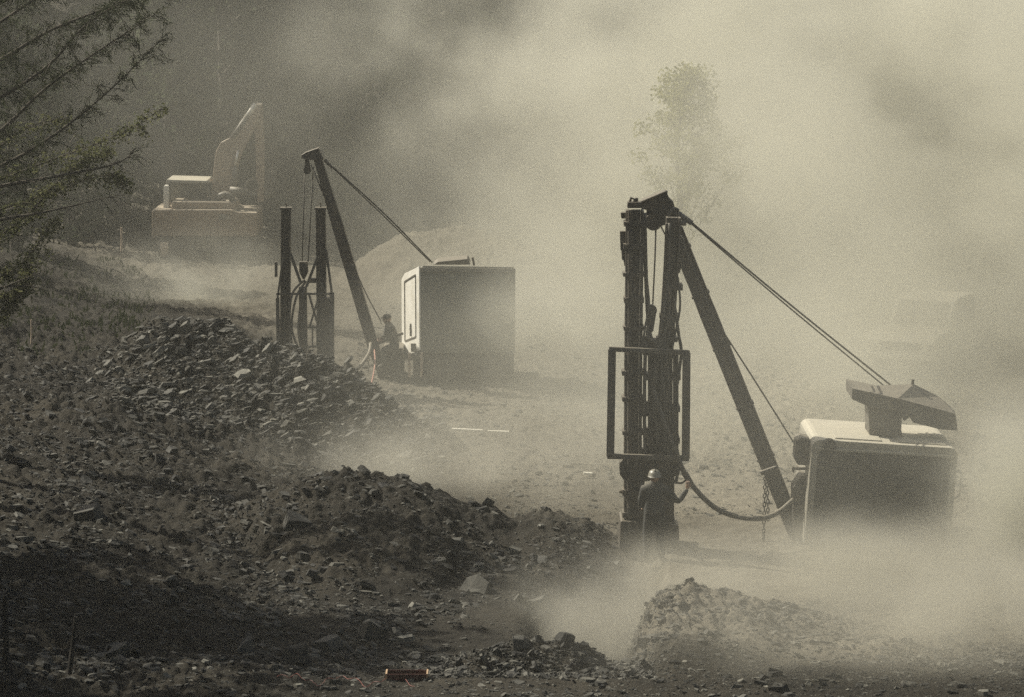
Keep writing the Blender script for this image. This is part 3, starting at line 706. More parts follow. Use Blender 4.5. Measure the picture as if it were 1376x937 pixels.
b = MB(); b.prism([N(833, 622, -.15), N(838, 616, -.15), N(905, 616, -.15), N(914, 624, -.15), N(909, 640, -.15), N(862, 648, -.15), N(838, 645, -.15), N(833, 638, -.15)], (0, .35, 0))
b.tube([N(834, 661, -.1), N(845, 661, -.1)], .02, 6); b.disc(N(834, 661, -.1), (1, 0, 0), .035, .06, 10)
b.build('clamp_block', M['steel'], mast, bevel=.025)
b = MB(); b.ring(N(913, 640, -.2), (0.2, 1, 0), .14, .02); b.build('hose_loop', M['hose'], mast)
b = MB(); b.prism([N(834, 700, -.3), N(912, 706, -.3), N(914, 742, -.3), N(832, 740, -.3)], (0, .9, 0)); b.build('foot_clamp', M['steel'], mast, bevel=.03)
b = MB(); b.tube([N(862, 640, -.1), N(862, 735, -.1)], .06, 10); b.tube([N(872, 650, .1), N(873, 740, .1)], .05, 10); b.build('drill_rod', M['steel'], mast, smooth=True)
# collars, clamps and flanges up the leaders
rc = random.Random(3)
for k, py in enumerate((300, 330, 368, 402, 440, 500, 535, 580, 660, 690)):
    b = MB(); xo = 852 - (py - 300) * .004; wv = .40 + rc.uniform(-.02, .05)
    b.box(N(xo, py), (wv, .38, .07 + rc.uniform(0, .05)))
    for s_ in (-1, 1): b.tube([N(xo, py, -.22) + V(s_ * .14, 0, 0), N(xo, py, -.18) + V(s_ * .14, 0, 0)], .025, 6)
    b.build('leader_collar', M['steel'], ml, bevel=.008)
for k, (px_, py, wv) in enumerate(((905, 385, .34), (899, 425, .36), (896, 455, .40), (891, 505, .66), (891, 548, .64), (890, 590, .66), (892, 668, .46), (891, 700, .46))):
    b = MB(); b.box(N(px_, py), (wv, .40, .07 + rc.uniform(0, .06))); b.box(N(px_ + rc.uniform(-8, 8), py + 8, -.2), (.12, .1, .2)); b.build('leader_collar', M['steel'], mr, bevel=.008)
for q in range(7):
    x_ = 864 + rc.uniform(0, 40); MB().tube(curve([N(x_, 462 + rc.uniform(-20, 20), -.22), N(x_ + rc.uniform(-9, 9), 510, -.27), N(x_ + rc.uniform(-10, 10), 560, -.25), N(x_ + rc.uniform(-6, 6), 622, -.22)]), rc.uniform(.018, .035), 7).build('hydraulic_hose', M['hose'], mast, smooth=True)
for x_, xe in ((897, 888), (911, 902), (869, 862)):
    MB().tube(curve([N(x_, 372, -.2), N(x_ + 3, 410, -.24), N(x_ - 2, 440, -.24), N(xe, 475, -.22)]), .022, 7).build('hydraulic_hose', M['hose'], mast, smooth=True)
# guard frame
b = MB()
for dy in (-.42, .40):
    TL, TR, BR, BL = N(822.5, 469, dy), N(922.5, 474, dy), N(921.5, 616, dy), N(820, 613, dy)
    b.beam(TL, BL, .15, .10); b.beam(TR, BR, .15, .10)
    b.beam(TL + V(-.06, 0, 0), TR + V(.06, 0, 0), .09, .094); b.beam(BL + V(-.06, 0, 0), BR + V(.06, 0, 0), .10, .094)
    if dy < 0: c4 = (TL, TR, BR, BL)
    else:
        for p, q in zip(c4, (TL, TR, BR, BL)): b.beam(p, q, .07, .07, (0, 0, 1))
b.build('guard_frame', M['cage'], mast, bevel=.01)
# big air hose
hz = empty('air_hose', N(960, 690), 'thick air hose sagging from the near masts to the near drilling machine', 'hose')
MB().tube(curve([N(878, 525, -.38), N(893, 570, -.5), N(908, 608, -.55), N(925, 645, -.5), N(955, 678, -.5), N(985, 693, -.4), N(1020, 697, -.3), N(1045, 689, 0), N(1066, 672, .2)], 8), .050, 12).build('hose', M['hose'], hz, smooth=True)
b = MB(); b.tube([N(920, 636, -.5), N(928, 650, -.5)], .062, 12); b.build('hose_clamp', M['steel'], hz)

# worker at the foot of the near masts, seen from behind
yw = YM - 1.0
zf = P(880, 640, yw).z - 1.66
def WK(x, y, z): return V(P(880, 600, yw).x + x, yw + y, zf + z)
hand = P(924, 652, yw + .1)
J = dict(pelvis=WK(0, 0, .93), belly=WK(0, 0, 1.10), chest=WK(0, .02, 1.30), neckb=WK(0, .02, 1.45), neck=WK(0, .03, 1.53), head=WK(0, .05, 1.62),
         ls=WK(-.19, .02, 1.40), le=WK(-.26, .08, 1.13), lw=WK(-.20, .28, 1.00), rs=WK(.19, .02, 1.40), re=V(P(912, 676, yw).x, yw + .08, P(912, 676, yw).z), rw=hand + V(0, 0, -.07),
         lh=WK(-.10, 0, .88), lk=WK(-.13, .05, .48), la=WK(-.15, -.02, .09), lt=WK(-.17, .15, .03), rh=WK(.10, 0, .88), rk=WK(.12, .06, .48), ra=WK(.14, -.02, .09), rt=WK(.17, .15, .03))
EDG = [('pelvis', 'belly'), ('belly', 'chest'), ('chest', 'neckb'), ('neckb', 'neck'), ('neck', 'head'), ('neckb', 'ls'), ('ls', 'le'), ('le', 'lw'), ('neckb', 'rs'), ('rs', 're'), ('re', 'rw'),
       ('pelvis', 'lh'), ('lh', 'lk'), ('lk', 'la'), ('la', 'lt'), ('pelvis', 'rh'), ('rh', 'rk'), ('rk', 'ra'), ('ra', 'rt')]
RAD = dict(pelvis=(.20, .15), belly=(.205, .15), chest=(.225, .155), neckb=(.15, .11), neck=.066, head=.07, ls=.105, le=.070, lw=.042, rs=.105, re=.070, rw=.044,
           lh=.13, lk=.095, la=.065, lt=.05, rh=.13, rk=.095, ra=.065, rt=.05)
wk = person(WK(0, 0, 0), 'person', J, EDG, RAD, 'worker in dark jacket and pale hard hat, back turned, right hand on the hose', M['cloth'], [(J['rw'], hand + V(0, 0, .05)), (J['lw'], J['lw'] + V(.03, .1, -.02))])
def hat(parent, c, lk=(0, 1, 0)):
    b = MB(); c = Vector(c); prof = [(.150, -.005), (.140, .01), (.132, .02), (.128, .06), (.105, .10), (.06, .128), (.0, .135)]
    n = 20; vs = []; 
    for r, z in prof:
        for k in range(n):
            a = 2 * math.pi * k / n; vs.append(c + V(r * math.cos(a) * .9, r * math.sin(a) * 1.08, z))
    fs = [(i * n + k, i * n + (k + 1) % n, (i + 1) * n + (k + 1) % n, (i + 1) * n + k) for i in range(len(prof) - 1) for k in range(n)]
    b.add(vs, fs); b.box(c + V(0, 0, .125), (.03, .2, .02))
    return b.build('hard_hat', M['helmet'], parent, smooth=True)
hat(wk, J['head'] + V(0, 0, .03))
b = MB(); b.tube([WK(0, 0, .90), WK(0, 0, .98)], [.172, .168], 16); o = b.build('belt', M['black'], wk)

# ------------------------------------------------------------------ far drilling machine
YF = 75.0
def Qf(px, py, dy=0.0): return P(px, py, YF + dy)
base2 = V(Qf(625, 500).x, YF + 1.2, 0)
rig2 = empty('drilling_machine', base2, 'far grey drilling machine with a sunlit white door, its boom leaning over the far masts', 'drilling machine', 'drilling machines')
c1, c2 = Qf(566, 360), Qf(692, 475)
b = MB(); GV = V(-.54, 1.7, 0); GV.z = (P(540.5, 369, YF + 1.7) - Qf(566, 357)).z
fr = [Qf(566, 475), Qf(566, 359), Qf(568, 357), Qf(690, 358.5), Qf(693, 362), Qf(692, 475)]
b.prism(fr, GV); b.build('body', M['greybox'], rig2, bevel=.03)
b = MB(); b.prism([Qf(573, 470, -.02), Qf(573, 371, -.02), Qf(686, 372, -.02), Qf(685, 470, -.02)], (0, .03, 0))
b.build('side_panel', M['greybox'], rig2, bevel=.01)
b = MB(); b.prism([Qf(566, 360, -.03), Qf(566, 365, -.03), Qf(692, 366, -.03), Qf(692, 361, -.03)], (0, .05, 0)); b.build('drip_rail', M['bodypaint'], rig2)
# the white end door, on the left end that catches the sun
A_ = Qf(565.5, 358, .02); E_ = A_ + GV * .97; h1 = (Qf(566, 358) - Qf(566, 471)).length
OUT = V(-.95, -.30, 0) * .05
b = MB(); b.prism([A_ + OUT, A_ + GV * .8 + OUT, E_ + OUT + V(0, 0, -.12), E_ + OUT + V(0, 0, -h1), A_ + OUT + V(0, 0, -h1)], -OUT * .9)
dr = b.build('door', M['white_and_lit'], rig2, bevel=.01)
uu = A_ - E_; ww = V(0, 0, -h1)
def D(u, v, o=.012): return E_ + uu * u + ww * v + OUT * (1 + o * 20)
b = MB()
ins = [(.20, .10), (.82, .08), (.82, .82), (.20, .82)]
for (p, q) in zip(ins, ins[1:] + ins[:1]): b.beam(D(*p), D(*q), .03, .02, (1, 0, 0))
b.build('door_trim', M['cage'], dr)
b = MB(); b.beam(D(.55, .64, .02), D(.55, .79, .02), .03, .045, (1, 0, 0)); b.beam(D(.50, .70, .02), D(.58, .72, .02), .02, .03, (1, 0, 0)); b.build('handle', M['black'], dr)
b = MB(); b.beam(D(.05, .95, .02), D(.05, 1.02, .02), .05, .16, (1, 0, 0)); b.beam(D(.80, .90, .02), D(.80, 1.0, .02), .05, .22, (1, 0, 0)); b.build('lower_hinge', M['steel'], dr)
for xx in (550, 566.5):
    b = MB(); b.beam(Qf(xx, 474, -.2), Qf(xx, 507, -.2), .07, .07); b.build('support_leg', M['palestake_and_lit'], rig2)
b = MB(); b.prism([Qf(555, 477, .02), Qf(691, 477, .02), Qf(691, 509, .02), Qf(555, 509, .02)], (0, 2.1, 0)); b.build('chassis', M['black'], rig2, bevel=.03)  # black colour paints in the shade under the body
for k in range(3): MB().disc(Qf(585 + k * 42, 495, -.05), (0, 1, 0), .26, .2, 20).build('road_wheel', M['steel'], rig2, bevel=.02)
b = MB(); b.prism([Qf(582, 356, .6), Qf(588, 352, .6), Qf(628, 348, .6), Qf(632, 356, .6)], (0, .9, 0)); b.build('roof_cowl', M['cage'], rig2, bevel=.02)
b = MB(); b.tube([Qf(637, 357, .7), Qf(635, 346, .7)], .03, 6); b.build('exhaust_pipe', M['steel'], rig2)
b = MB()   # operator's platform left of the body
b.prism([Qf(514, 470, .6), Qf(542, 468, .6), Qf(542, 505, .6), Qf(514, 505, .6)], (0, 1.2, 0)); b.build('operator_platform', M['steel'], rig2, bevel=.03)
b = MB(); b.tube([Qf(508, 462, .4), Qf(542, 448, .4)], .035, 6); b.tube([Qf(524, 476, .4), Qf(542, 474, .4)], .03, 6); b.tube([Qf(526, 476, .4), Qf(524, 500, .4)], .03, 6)
b.tube([Qf(530, 452, .4), Qf(528, 470, .4)], .02, 6); b.build('control_lever', M['steel'], rig2)
b0_, b1_ = Qf(425, 208, .7), Qf(515, 512, .5)
dd = b1_ - b0_; t = dd.normalized(); sx = t.cross(V(0, 1, 0)).normalized()
b = MB(); K_ = [(0, .10), (.3, .145), (.85, .15), (1, .08)]
b.prism([b0_ + dd * k + sx * w_ for k, w_ in K_] + [b0_ + dd * k - sx * w_ for k, w_ in K_][::-1], (0, .24, 0))
bo2 = b.build('boom', M['steel'], rig2, bevel=.012)
b = MB(); b.prism([Qf(*p, .6) for p in ((404.5, 209), (411, 205), (428, 199), (429, 203), (435, 214), (430, 217), (424, 216), (410, 214), (405, 213))], (0, .4, 0)); b.build('boom_head', M['steel'], bo2, bevel=.01)
b = MB(); b.disc(Qf(413, 229, .7), (0, 1, 0), .10, .12, 16); b.prism([Qf(410, 214, .7), Qf(415, 214, .7), Qf(418, 230, .7), Qf(409, 230, .7)], (0, .08, 0)); b.build('sheave', M['steel'], bo2)
b = MB(); b.tube([Qf(436, 215, .65), Qf(447, 226, .65)], [.05, .035], 8); b.build('rope_socket', M['steel'], bo2)
rope(curve([Qf(440, 218, .65), Qf(515, 286, .7), Qf(581, 353, .8)]), .020, par=rig2)
rope(curve([Qf(440, 219, .75), Qf(515, 290, .8), Qf(578, 352, .9)]), .016, par=rig2)
rope([Qf(409.5, 233, .7), Qf(406, 352, .7)], .016, par=rig2); rope([Qf(421, 225, .7), Qf(414, 352, .7)], .016, par=rig2)
rope([Qf(418, 222, .65), Qf(442, 278, .6)], .02, par=rig2)
rope(curve([Qf(474, 355, .4), Qf(492, 395, .4), Qf(512, 432, .4)]), .016, par=rig2)
chain(Qf(495, 462, .3), Qf(495, 500, .3), 'chain', rig2)
# twin masts of the far machine
YT = 74.0
def T(px, py, dy=0.0): return P(px, py, YT + dy)
m2 = empty('drill_mast', V(T(410, 500).x, YT, 0), 'far twin drill masts with splayed braces standing behind the slate mound', 'drill mast', 'twin drill masts')
for xt, xb in ((384.5, 383), (431, 433)):
    b = MB(); channel(b, [T(xt, 281), T(xb, 500)], .25, .26); ld = b.build('leader', M['steel'], m2, bevel=.008)
    b = MB(); b.box(T(xt, 280), (.29, .3, .05)); b.tube([T(xt, 280), T(xt, 273)], .018, 6); b.build('head_cap', M['steel'], ld)
b = MB()
for p, q, w_ in (((382, 335), (373, 400), .05), ((373, 400), (374, 465), .09), ((390, 340), (404, 380), .07), ((427, 345), (412, 385), .07), ((438, 335), (446, 395), .06), ((446, 393), (446, 500), .12), ((371, 352), (371, 372), .07), ((371, 395), (446, 395), .05),
                ((415, 395), (428, 440), .05), ((428, 400), (416, 440), .05), ((420, 437), (420, 466), .035), ((426, 437), (426, 466), .035), ((413, 440), (440, 440), .04), ((414, 466), (440, 466), .05)):
    b.beam(T(*p, -.1), T(*q, -.1), w_, .08)
b.build('brace_frame', M['cage'], m2, bevel=.006)
b = MB(); b.beam(T(407, 385), T(408, 478), .20, .22); b.prism([T(402, 352), T(413, 352), T(414, 366), T(408, 378), T(402, 366)], (0, .15, 0)); b.box(T(420, 377), (.2, .2, .12)); b.beam(T(437, 400), T(440, 500), .3, .25)
b.build('drill_carriage', M['steel'], m2, bevel=.02)
for pts in (([T(411, 378), T(398, 400, -.2), T(392, 440, -.2), T(402, 470, -.2), T(408, 475, -.1)]), ([T(409, 376), T(393, 395, -.25), T(389, 430, -.25), T(392, 462, -.2)]), ([T(415, 378), T(406, 400, -.2), T(401, 440, -.2), T(405, 472, -.1)]), ([T(430, 430, -.2), T(428, 450, -.2), T(436, 480, -.2)])):
    MB().tube(curve(pts), .03, 8).build('hydraulic_hose', M['hose'], m2, smooth=True)
h2 = MB().tube(curve([P(498, 462, YF), P(496, 474, YF - .5), P(486, 490, YF - 1.2), P(471, 504, YF - 1.8), P(466, 507, YF - 2)]), .045, 8).build('air_hose', M['hose'], None, smooth=True)
tag(h2, 'dark air hose curving from the far boom foot down behind the slate mound', 'hose')
zz = zg(P(488, 545, 66.6).x, 66.6)
h3 = MB().tube(curve([P(503, 470, YF - .2), P(504, 488, 73), P(500, 512, 69), P(495, 528, 67.3), P(484, 549, 66.5)]), .018, 6).build('water_hose', M['pinkhose'], None, smooth=True)
tag(h3, 'thin faded red hose trailing over the right shoulder of the slate mound', 'hose')
# operator bending at the levers
yo = YF + .5; zo = Qf(522, 500).z
def OP(x, y, z): return V(Qf(520, 500).x + x, yo + y, zo + z)
J2 = dict(pelvis=OP(.20, 0, .62), belly=OP(.17, 0, .80), chest=OP(.10, 0, 1.02), neckb=OP(.04, 0, 1.17), neck=OP(.015, 0, 1.24), head=OP(-.01, 0, 1.32),
          ls=OP(.02, .19, 1.12), le=OP(-.08, .22, .86), lw=OP(-.18, .05, .75), rs=OP(.08, -.19, 1.10), re=OP(.04, -.24, .84), rw=OP(-.12, -.22, .80),
          lh=OP(.20, .10, .58), lk=OP(-.12, .12, .50), la=OP(-.16, .12, .12), lt=OP(-.28, .12, .06), rh=OP(.20, -.10, .58), rk=OP(-.10, -.12, .50), ra=OP(-.12, -.12, .12), rt=OP(-.25, -.12, .06))
op = person(OP(0, 0, 0), 'person', J2, EDG, RAD, 'hunched operator in dark clothes seated at the levers beside the white door', M['trousers'], [(J2['rw'], J2['rw'] + V(-.1, 0, 0)), (J2['lw'], J2['lw'] + V(-.1, 0, 0))], look=(-1, -.2, 0))
b = MB(); c = J2['head'] + V(0, 0, .03)
b.tube([c, c + V(0, 0, .06), c + V(0, 0, .10), c + V(0, 0, .12)], [.118, .112, .08, .03], 14); b.box(c + V(-.10, -.02, .01), (.12, .18, .02)); b.build('cap', M['cloth'], op, smooth=True)

# ------------------------------------------------------------------ excavator
YE = GY(357)
def E(px, py, dy=0.0): return P(px, py, YE + dy)
ex = empty('excavator', V(E(280, 350).x, YE + 1.5, zg(E(280, 350).x, YE + 1)), 'dusty orange brown excavator seen from behind with its arm raised, at the forest edge', 'excavator')
b = MB(); b.prism([E(204, 318), E(204, 284), E(207, 282), E(312, 282), E(318, 285), E(345, 286), E(345, 318)], (0, 2.6, 0)); b.build('body', M['ochre'], ex, bevel=.04)
b = MB(); b.prism([E(230, 282.5, .2), E(231, 271, .2), E(309, 271.5, .2), E(314, 275, .2), E(316, 282.5, .2)], (0, 2.0, 0)); b.build('engine_cover', M['ochre'], ex, bevel=.05)
b = MB(); b.prism([E(205, 319, .1), E(352, 319, .1), E(346, 324, .1), E(212, 324, .1)], (0, 3.0, 0)); b.build('turntable', M['steel'], ex, bevel=.03)
cb = MB(); cb.prism([E(222, 246.5, .6), E(224, 241.5, .6), E(278, 243, .6), E(281, 247, .6)], (0, 1.7, 0)); ro = cb.build('cab_roof', M['bodypaint'], ex, bevel=.03)
b = MB()
for (x0, x1) in ((219.5, 227),): b.prism([E(x0, 283, .65), E(x0 + .5, 250, .65), E(x1, 250, .65), E(x1, 283, .65)], (0, .5, 0))
b.build('cab_post', M['white_and_lit'], ex, bevel=.015)  # left post coloured white to paint in the sunlight on it
b = MB(); b.beam(E(280, 247, .7), E(281, 271, .7), .07, .07); b.beam(E(228, 247, .7), E(228, 271, .7), .07, .07); b.beam(E(228, 247, 2.2), E(228, 275, 2.2), .07, .07); b.beam(E(279, 247, 2.2), E(279, 275, 2.2), .07, .07); b.build('cab_frame', M['cage'], ex)
b = MB(); b.prism([E(230, 270, 1.6), E(230, 248, 1.6), E(278, 248, 1.6), E(278, 270, 1.6)], (0, .04, 0)); b.build('cab_window', M['glass'], ex)
b = MB(); b.prism([E(252, 270, 1.0), E(252, 262, 1.0), E(276, 262, 1.0), E(276, 270, 1.0)], (0, .5, 0)); b.build('operator_seat', M['black'], ex, bevel=.03)
b = MB(); b.prism([E(283, 274, 1.2), E(286, 235, 1.2), E(290, 204, 1.2), E(296, 192, 1.2), E(306, 187, 1.2), E(316, 181, 1.2), E(343, 140, 1.4), E(352, 140, 1.4), E(350, 152, 1.4), E(334, 190, 1.3), E(326, 204, 1.2), E(320, 220, 1.2), E(313, 274, 1.2)], (0, .5, 0)); bb = b.build('boom', M['ochre'], ex, bevel=.03)
b = MB(); b.prism([E(341, 142, 1.8), E(345, 137, 1.8), E(352, 140, 1.8), E(355, 200, 1.8), E(354, 272, 1.8), E(346, 272, 1.8), E(343, 200, 1.8)], (0, .35, 0)); b.prism([E(318, 185, 1.8), E(344, 172, 1.8), E(345, 176, 1.8), E(320, 192, 1.8)], (0, .3, 0)); b.build('dipper_arm', M['ochre'], ex, bevel=.02)
b = MB(); b.tube([E(312, 186, 1.0), E(333, 155, 1.1)], .09, 10); cyl = b.build('hydraulic_cylinder', M['cage'], ex, smooth=True)
MB().tube([E(333, 155, 1.1), E(343, 140, 1.2)], .08, 8).build('piston_rod', M['white_and_lit'], cyl, smooth=True)  # white colour stands in for the sunlit upper edge of the arm
b = MB(); b.tube([E(313, 254, 1.0), E(316, 225, 1.05)], .09, 10); cyl = b.build('hydraulic_cylinder', M['cage'], ex, smooth=True)
MB().tube([E(316, 225, 1.05), E(320, 202, 1.1)], .05, 8).build('piston_rod', M['chrome'], cyl, smooth=True)
b = MB(); b.tube([E(292, 271, .5), E(295, 264, .5), E(302, 261, .5), E(310, 264, .5), E(313, 271, .5)], .12, 10); b.tube([E(309, 256, .8), E(333, 258, .8)], .14, 12); b.ring(E(338, 250, .8), (0, 1, .2), .22, .04); b.tube([E(332, 262, .8), E(346, 262, .8)], .08, 8); b.build('swing_motor', M['cage'], ex, smooth=True)
b = MB(); b.prism([E(358, 230, 2.4), E(366, 224, 2.4), E(370, 240, 2.4), E(364, 262, 2.4), E(356, 268, 2.4), E(354, 250, 2.4)], (0, .9, 0)); b.build('bucket', M['cage'], ex, bevel=.03)
b = MB(); b.prism([E(294, 288, -.02), E(309, 288, -.02), E(309, 295, -.02), E(294, 295, -.02)], (0, .02, 0)); b.build('rear_plate', M['bodypaint'], ex)
for x0 in (213, 312):
    b = MB(); pts = []
    y0e = .2
    for (yy, zz_) in ((-.2, .45), (-.1, .15), (.4, .0), (3.4, 0), (3.9, .2), (4.0, .5), (3.6, .75), (.2, .75), (-.1, .65)):
        g = E(x0, 357, 0); pts.append(V(g.x, YE + yy, ex.location.z + zz_))
    b.prism(pts, (.72, 0, 0)); tk = b.build('crawler_track', M['black'], ex, bevel=.03)
    if x0 > 300: continue
    g = E(x0 + 9, 346, 0); MB().disc(V(g.x, YE + .0, ex.location.z + .38), (1, 0, 0), .27, .26, 18).build('idler_wheel', M['palestake_and_lit'], tk)  # pale colour paints in the sunlight on the left idler
b = MB(); g = E(280, 340, 0); b.box(V(g.x, YE + 1.9, ex.location.z + .55), (2.6, 2.2, .4)); b.build('undercarriage', M['steel'], ex, bevel=.04)

# ------------------------------------------------------------------ pale truck lost in the dust
tc = P(1262, 497, 77); tz = zg(tc.x, 78)
tk_ = empty('pickup_truck', V(tc.x, 78.0, tz), 'pale pickup truck almost lost in bright dust above the roof of the near machine', 'truck')
yaw = Matrix.Rotation(R(-28), 3, 'Z')       # nose (-y) swung to the left
def TR(x, y, z): return V(tc.x, 78.0, tz) + yaw @ V(x, y, z)
def tprism(prof, x0, x1, name, mat, par=tk_, bevel=.04):
    return MB().prism([TR(x0, y, z) for y, z in prof], yaw @ V(x1 - x0, 0, 0)).build(name, mat, par, bevel=bevel)
tprism([(-2.55, .45), (-2.6, .95), (-2.4, 1.12), (-1.15, 1.2), (2.45, 1.15), (2.5, .5)], -.95, .95, 'body', M['truck'])
cab_ = tprism([(-1.25, 1.18), (-.75, 1.85), (-.5, 1.92), (.75, 1.92), (.95, 1.18)], -.85, .85, 'cab', M['truck'])
b = MB(); b.prism([TR(-.72, -1.20, 1.27), TR(.72, -1.20, 1.27), TR(.66, -.80, 1.80), TR(-.66, -.80, 1.80)], yaw @ V(0, -.03, .02)); b.build('windshield', M['glass'], cab_)
for s in (-1, 1):
    b = MB(); b.prism([TR(s * .855, y, z) for y, z in ((-1.0, 1.25), (-.65, 1.78), (.6, 1.78), (.75, 1.25))], yaw @ V(s * .015, 0, 0)); b.build('side_window', M['glass'], cab_)
    for y in (-1.7, 1.6):
        b = MB(); b.disc(TR(s * .86, y, .40), yaw @ V(1, 0, 0), .40, .24, 22); wh = b.build('wheel', M['black'], tk_, bevel=.02)
        MB().disc(TR(s * .93, y, .40), yaw @ V(1, 0, 0), .2, .14, 16).build('rim', M['chrome'], wh)
    b = MB(); b.disc(TR(s * .7, -2.6, .85), yaw @ V(0, 1, 0), .11, .08, 14); b.build('headlight', M['chrome'], tk_)
b = MB(); b.box(TR(0, -2.62, .55), (1.9, .14, .16), yaw); b.build('bumper', M['chrome'], tk_, bevel=.03)
b = MB(); b.box(TR(0, -2.585, .82), (1.1, .05, .2), yaw); b.build('grille', M['black'], tk_)
b = MB()
for s in (-1, 1): b.box(TR(s * .92, 1.65, 1.3), (.06, 1.6, .3), yaw)
b.box(TR(0, 2.43, 1.3), (1.84, .06, .3), yaw); b.build('cargo_side', M['truck'], tk_, bevel=.01)

# ------------------------------------------------------------------ small things
def lay(name, label, cat, p, q, y, w_, t_, mat, lift=.05):
    a = P(p[0], p[1], y); c = P(q[0], q[1], y)
    b = MB(); b.beam(a, c, t_, w_, (0, 1, 0)); return tag(b.build(name, mat, None, bevel=.005), label, cat)
lay('plank', 'longer white plank lying on the flat ground between the two masts', 'plank', (607, 577), (649, 579), GY(578, .12), .12, .05, M['plank'])
lay('plank', 'shorter white plank lying right of the longer one', 'plank', (656, 580), (684, 581), GY(580, .12), .12, .05, M['plank'])
lay('plank', 'small pale offcut on the ground left of the near masts', 'plank', (784, 636), (796, 637), GY(637, .10), .12, .05, M['plank'])
# wooden crate
yc = 44.9; g0 = P(511, 922, yc)
cz = zg(P(541, 922, yc).x, yc)
cr = empty('wooden_crate', V(P(541, 922, yc).x, yc, cz), 'small red brown wooden crate with pale ends at the bottom edge beside the dark pile', 'crate')
x0, x1 = P(512, 0, yc).x, P(571, 0, yc).x; zt = P(0, 906, yc).z; zb = P(0, 923, yc).z
b = MB()
for s in (0, 1): b.box(((x0 + x1) / 2, yc + s * .26, (zt + zb) / 2), (x1 - x0 - .05, .018, zt - zb))
b.box(((x0 + x1) / 2, yc + .13, zb + .01), (x1 - x0 - .05, .24, .018)); b.build('side_board', M['wood'], cr, bevel=.003)
b = MB(); b.box(((x0 + x1) / 2, yc - .014, zt - .09), (x1 - x0 - .06, .012, .012)); b.box(((x0 + x1) / 2, yc - .014, (zt + zb) / 2), (.02, .014, zt - zb)); b.build('batten', M['wood'], cr)
for s, xx in ((0, x0 + .012), (1, x1 - .012)):
    b = MB(); b.box((xx, yc + .13, (zt + zb) / 2 + .005), (.026, .29, zt - zb + .01)); b.build('end_board', M['woodend'], cr, bevel=.003)
# stakes
def stake(px0, py0, px1, py1, y, r, mat, label):
    o = MB().tube([P(px0, py0, y), P((px0 + px1) / 2 + .5, (py0 + py1) / 2, y), P(px1, py1, y)], [r, r * .95, r * .85], 7).build('stake', mat, None)
    tag(o, label, 'stake')
stake(88, 945, 102, 829, 44.9, .045, M['stake'], 'dark stake leaning right in the bottom left rubble')
stake(9, 950, 7, 800, 44.9, .05, M['stake'], 'thick dark stake standing at the left picture edge')
stake(163, 338, 163, 306, 92, .035, M['palestake_and_lit'], 'pale reddish survey stake left of the excavator')
stake(42, 462, 42, 430, 71, .025, M['palestake_and_lit'], 'thin pale survey stake on the left bank below the leaf sprays')
# thin red blasting wire in the foreground
wp = []
for i in range(34):
    px = 372 + i * 5.6; y = 44.7 + .28 * math.sin(i * .5) + .12 * math.sin(i * 1.7); x = (px - 688) / F * (y * cp + H * sp); wp.append(V(x, y, zg(x, y) + .035 + .02 * math.sin(i * 1.1)))
wr_ = MB().tube(curve(wp, 3), .0045, 5).build('blasting_wire', painted('red_wire', (.26, .05, .035), (.2, .05, .035), .5, 0, .1), None)
tag(wr_, 'thin red wire snaking over the foreground rubble left of the wooden crate', 'wire')

# ------------------------------------------------------------------ air and dust
DUSTCOL = (.91, .894, .785)
def volmat(name, dens, ns=None, edge=True, power=1.2, contrast=(.35, .7), aniso=.35, stretch=(1, 1, 1), seed=0.0, step=1.0, color=DUSTCOL, floor=.0, detail=3):
    m = bpy.data.materials.new(name); m.use_nodes = True; nt = m.node_tree; nt.nodes.clear()
    o = nt.nodes.new('ShaderNodeOutputMaterial'); v = nt.nodes.new('ShaderNodeVolumePrincipled'); nt.links.new(v.outputs[0], o.inputs['Volume'])
    v.inputs['Color'].default_value = (*color, 1); v.inputs['Anisotropy'].default_value = aniso; v.inputs['Density'].default_value = dens
    m.cycles.volume_step_rate = step
    if ns:
        tc = nt.nodes.new('ShaderNodeTexCoord')
        g = nt.nodes.new('ShaderNodeNewGeometry')
        mp = nt.nodes.new('ShaderNodeMapping'); mp.inputs['Scale'].default_value = stretch; mp.inputs['Location'].default_value = (seed, seed * .7, 0); mp.inputs['Rotation'].default_value = (0, R(-25), 0)
        nt.links.new(g.outputs['Position'], mp.inputs[0])
        nf = noise(nt, ns, detail, .55, mp.outputs[0]); r_ = ramp(nt, nf, *contrast)
        fl = nt.nodes.new('ShaderNodeMath'); fl.operation = 'MULTIPLY_ADD'; nt.links.new(r_, fl.inputs[0]); fl.inputs[1].default_value = 1 - floor; fl.inputs[2].default_value = floor
        ln = nt.nodes.new('ShaderNodeVectorMath'); ln.operation = 'LENGTH'; nt.links.new(tc.outputs['Object'], ln.inputs[0])
        ed = ramp(nt, ln.outputs['Value'], 1.0, .15)
        pw = nt.nodes.new('ShaderNodeMath'); pw.operation = 'POWER'; nt.links.new(ed, pw.inputs[0]); pw.inputs[1].default_value = power
        m1 = nt.nodes.new('ShaderNodeMath'); m1.operation = 'MULTIPLY'; nt.links.new(fl.outputs[0], m1.inputs[0]); nt.links.new(pw.outputs[0], m1.inputs[1])
        m2_ = nt.nodes.new('ShaderNodeMath'); m2_.operation = 'MULTIPLY'; nt.links.new(m1.outputs[0], m2_.inputs[0]); m2_.inputs[1].default_value = dens
        nt.links.new(m2_.outputs[0], v.inputs['Density'])
    return m
b = MB(); b.box((0, 130, 60), (400, 620, 140)); hz_ = b.build('haze', volmat('dusty_air', .0009, aniso=.3)); hz_['kind'] = 'stuff'
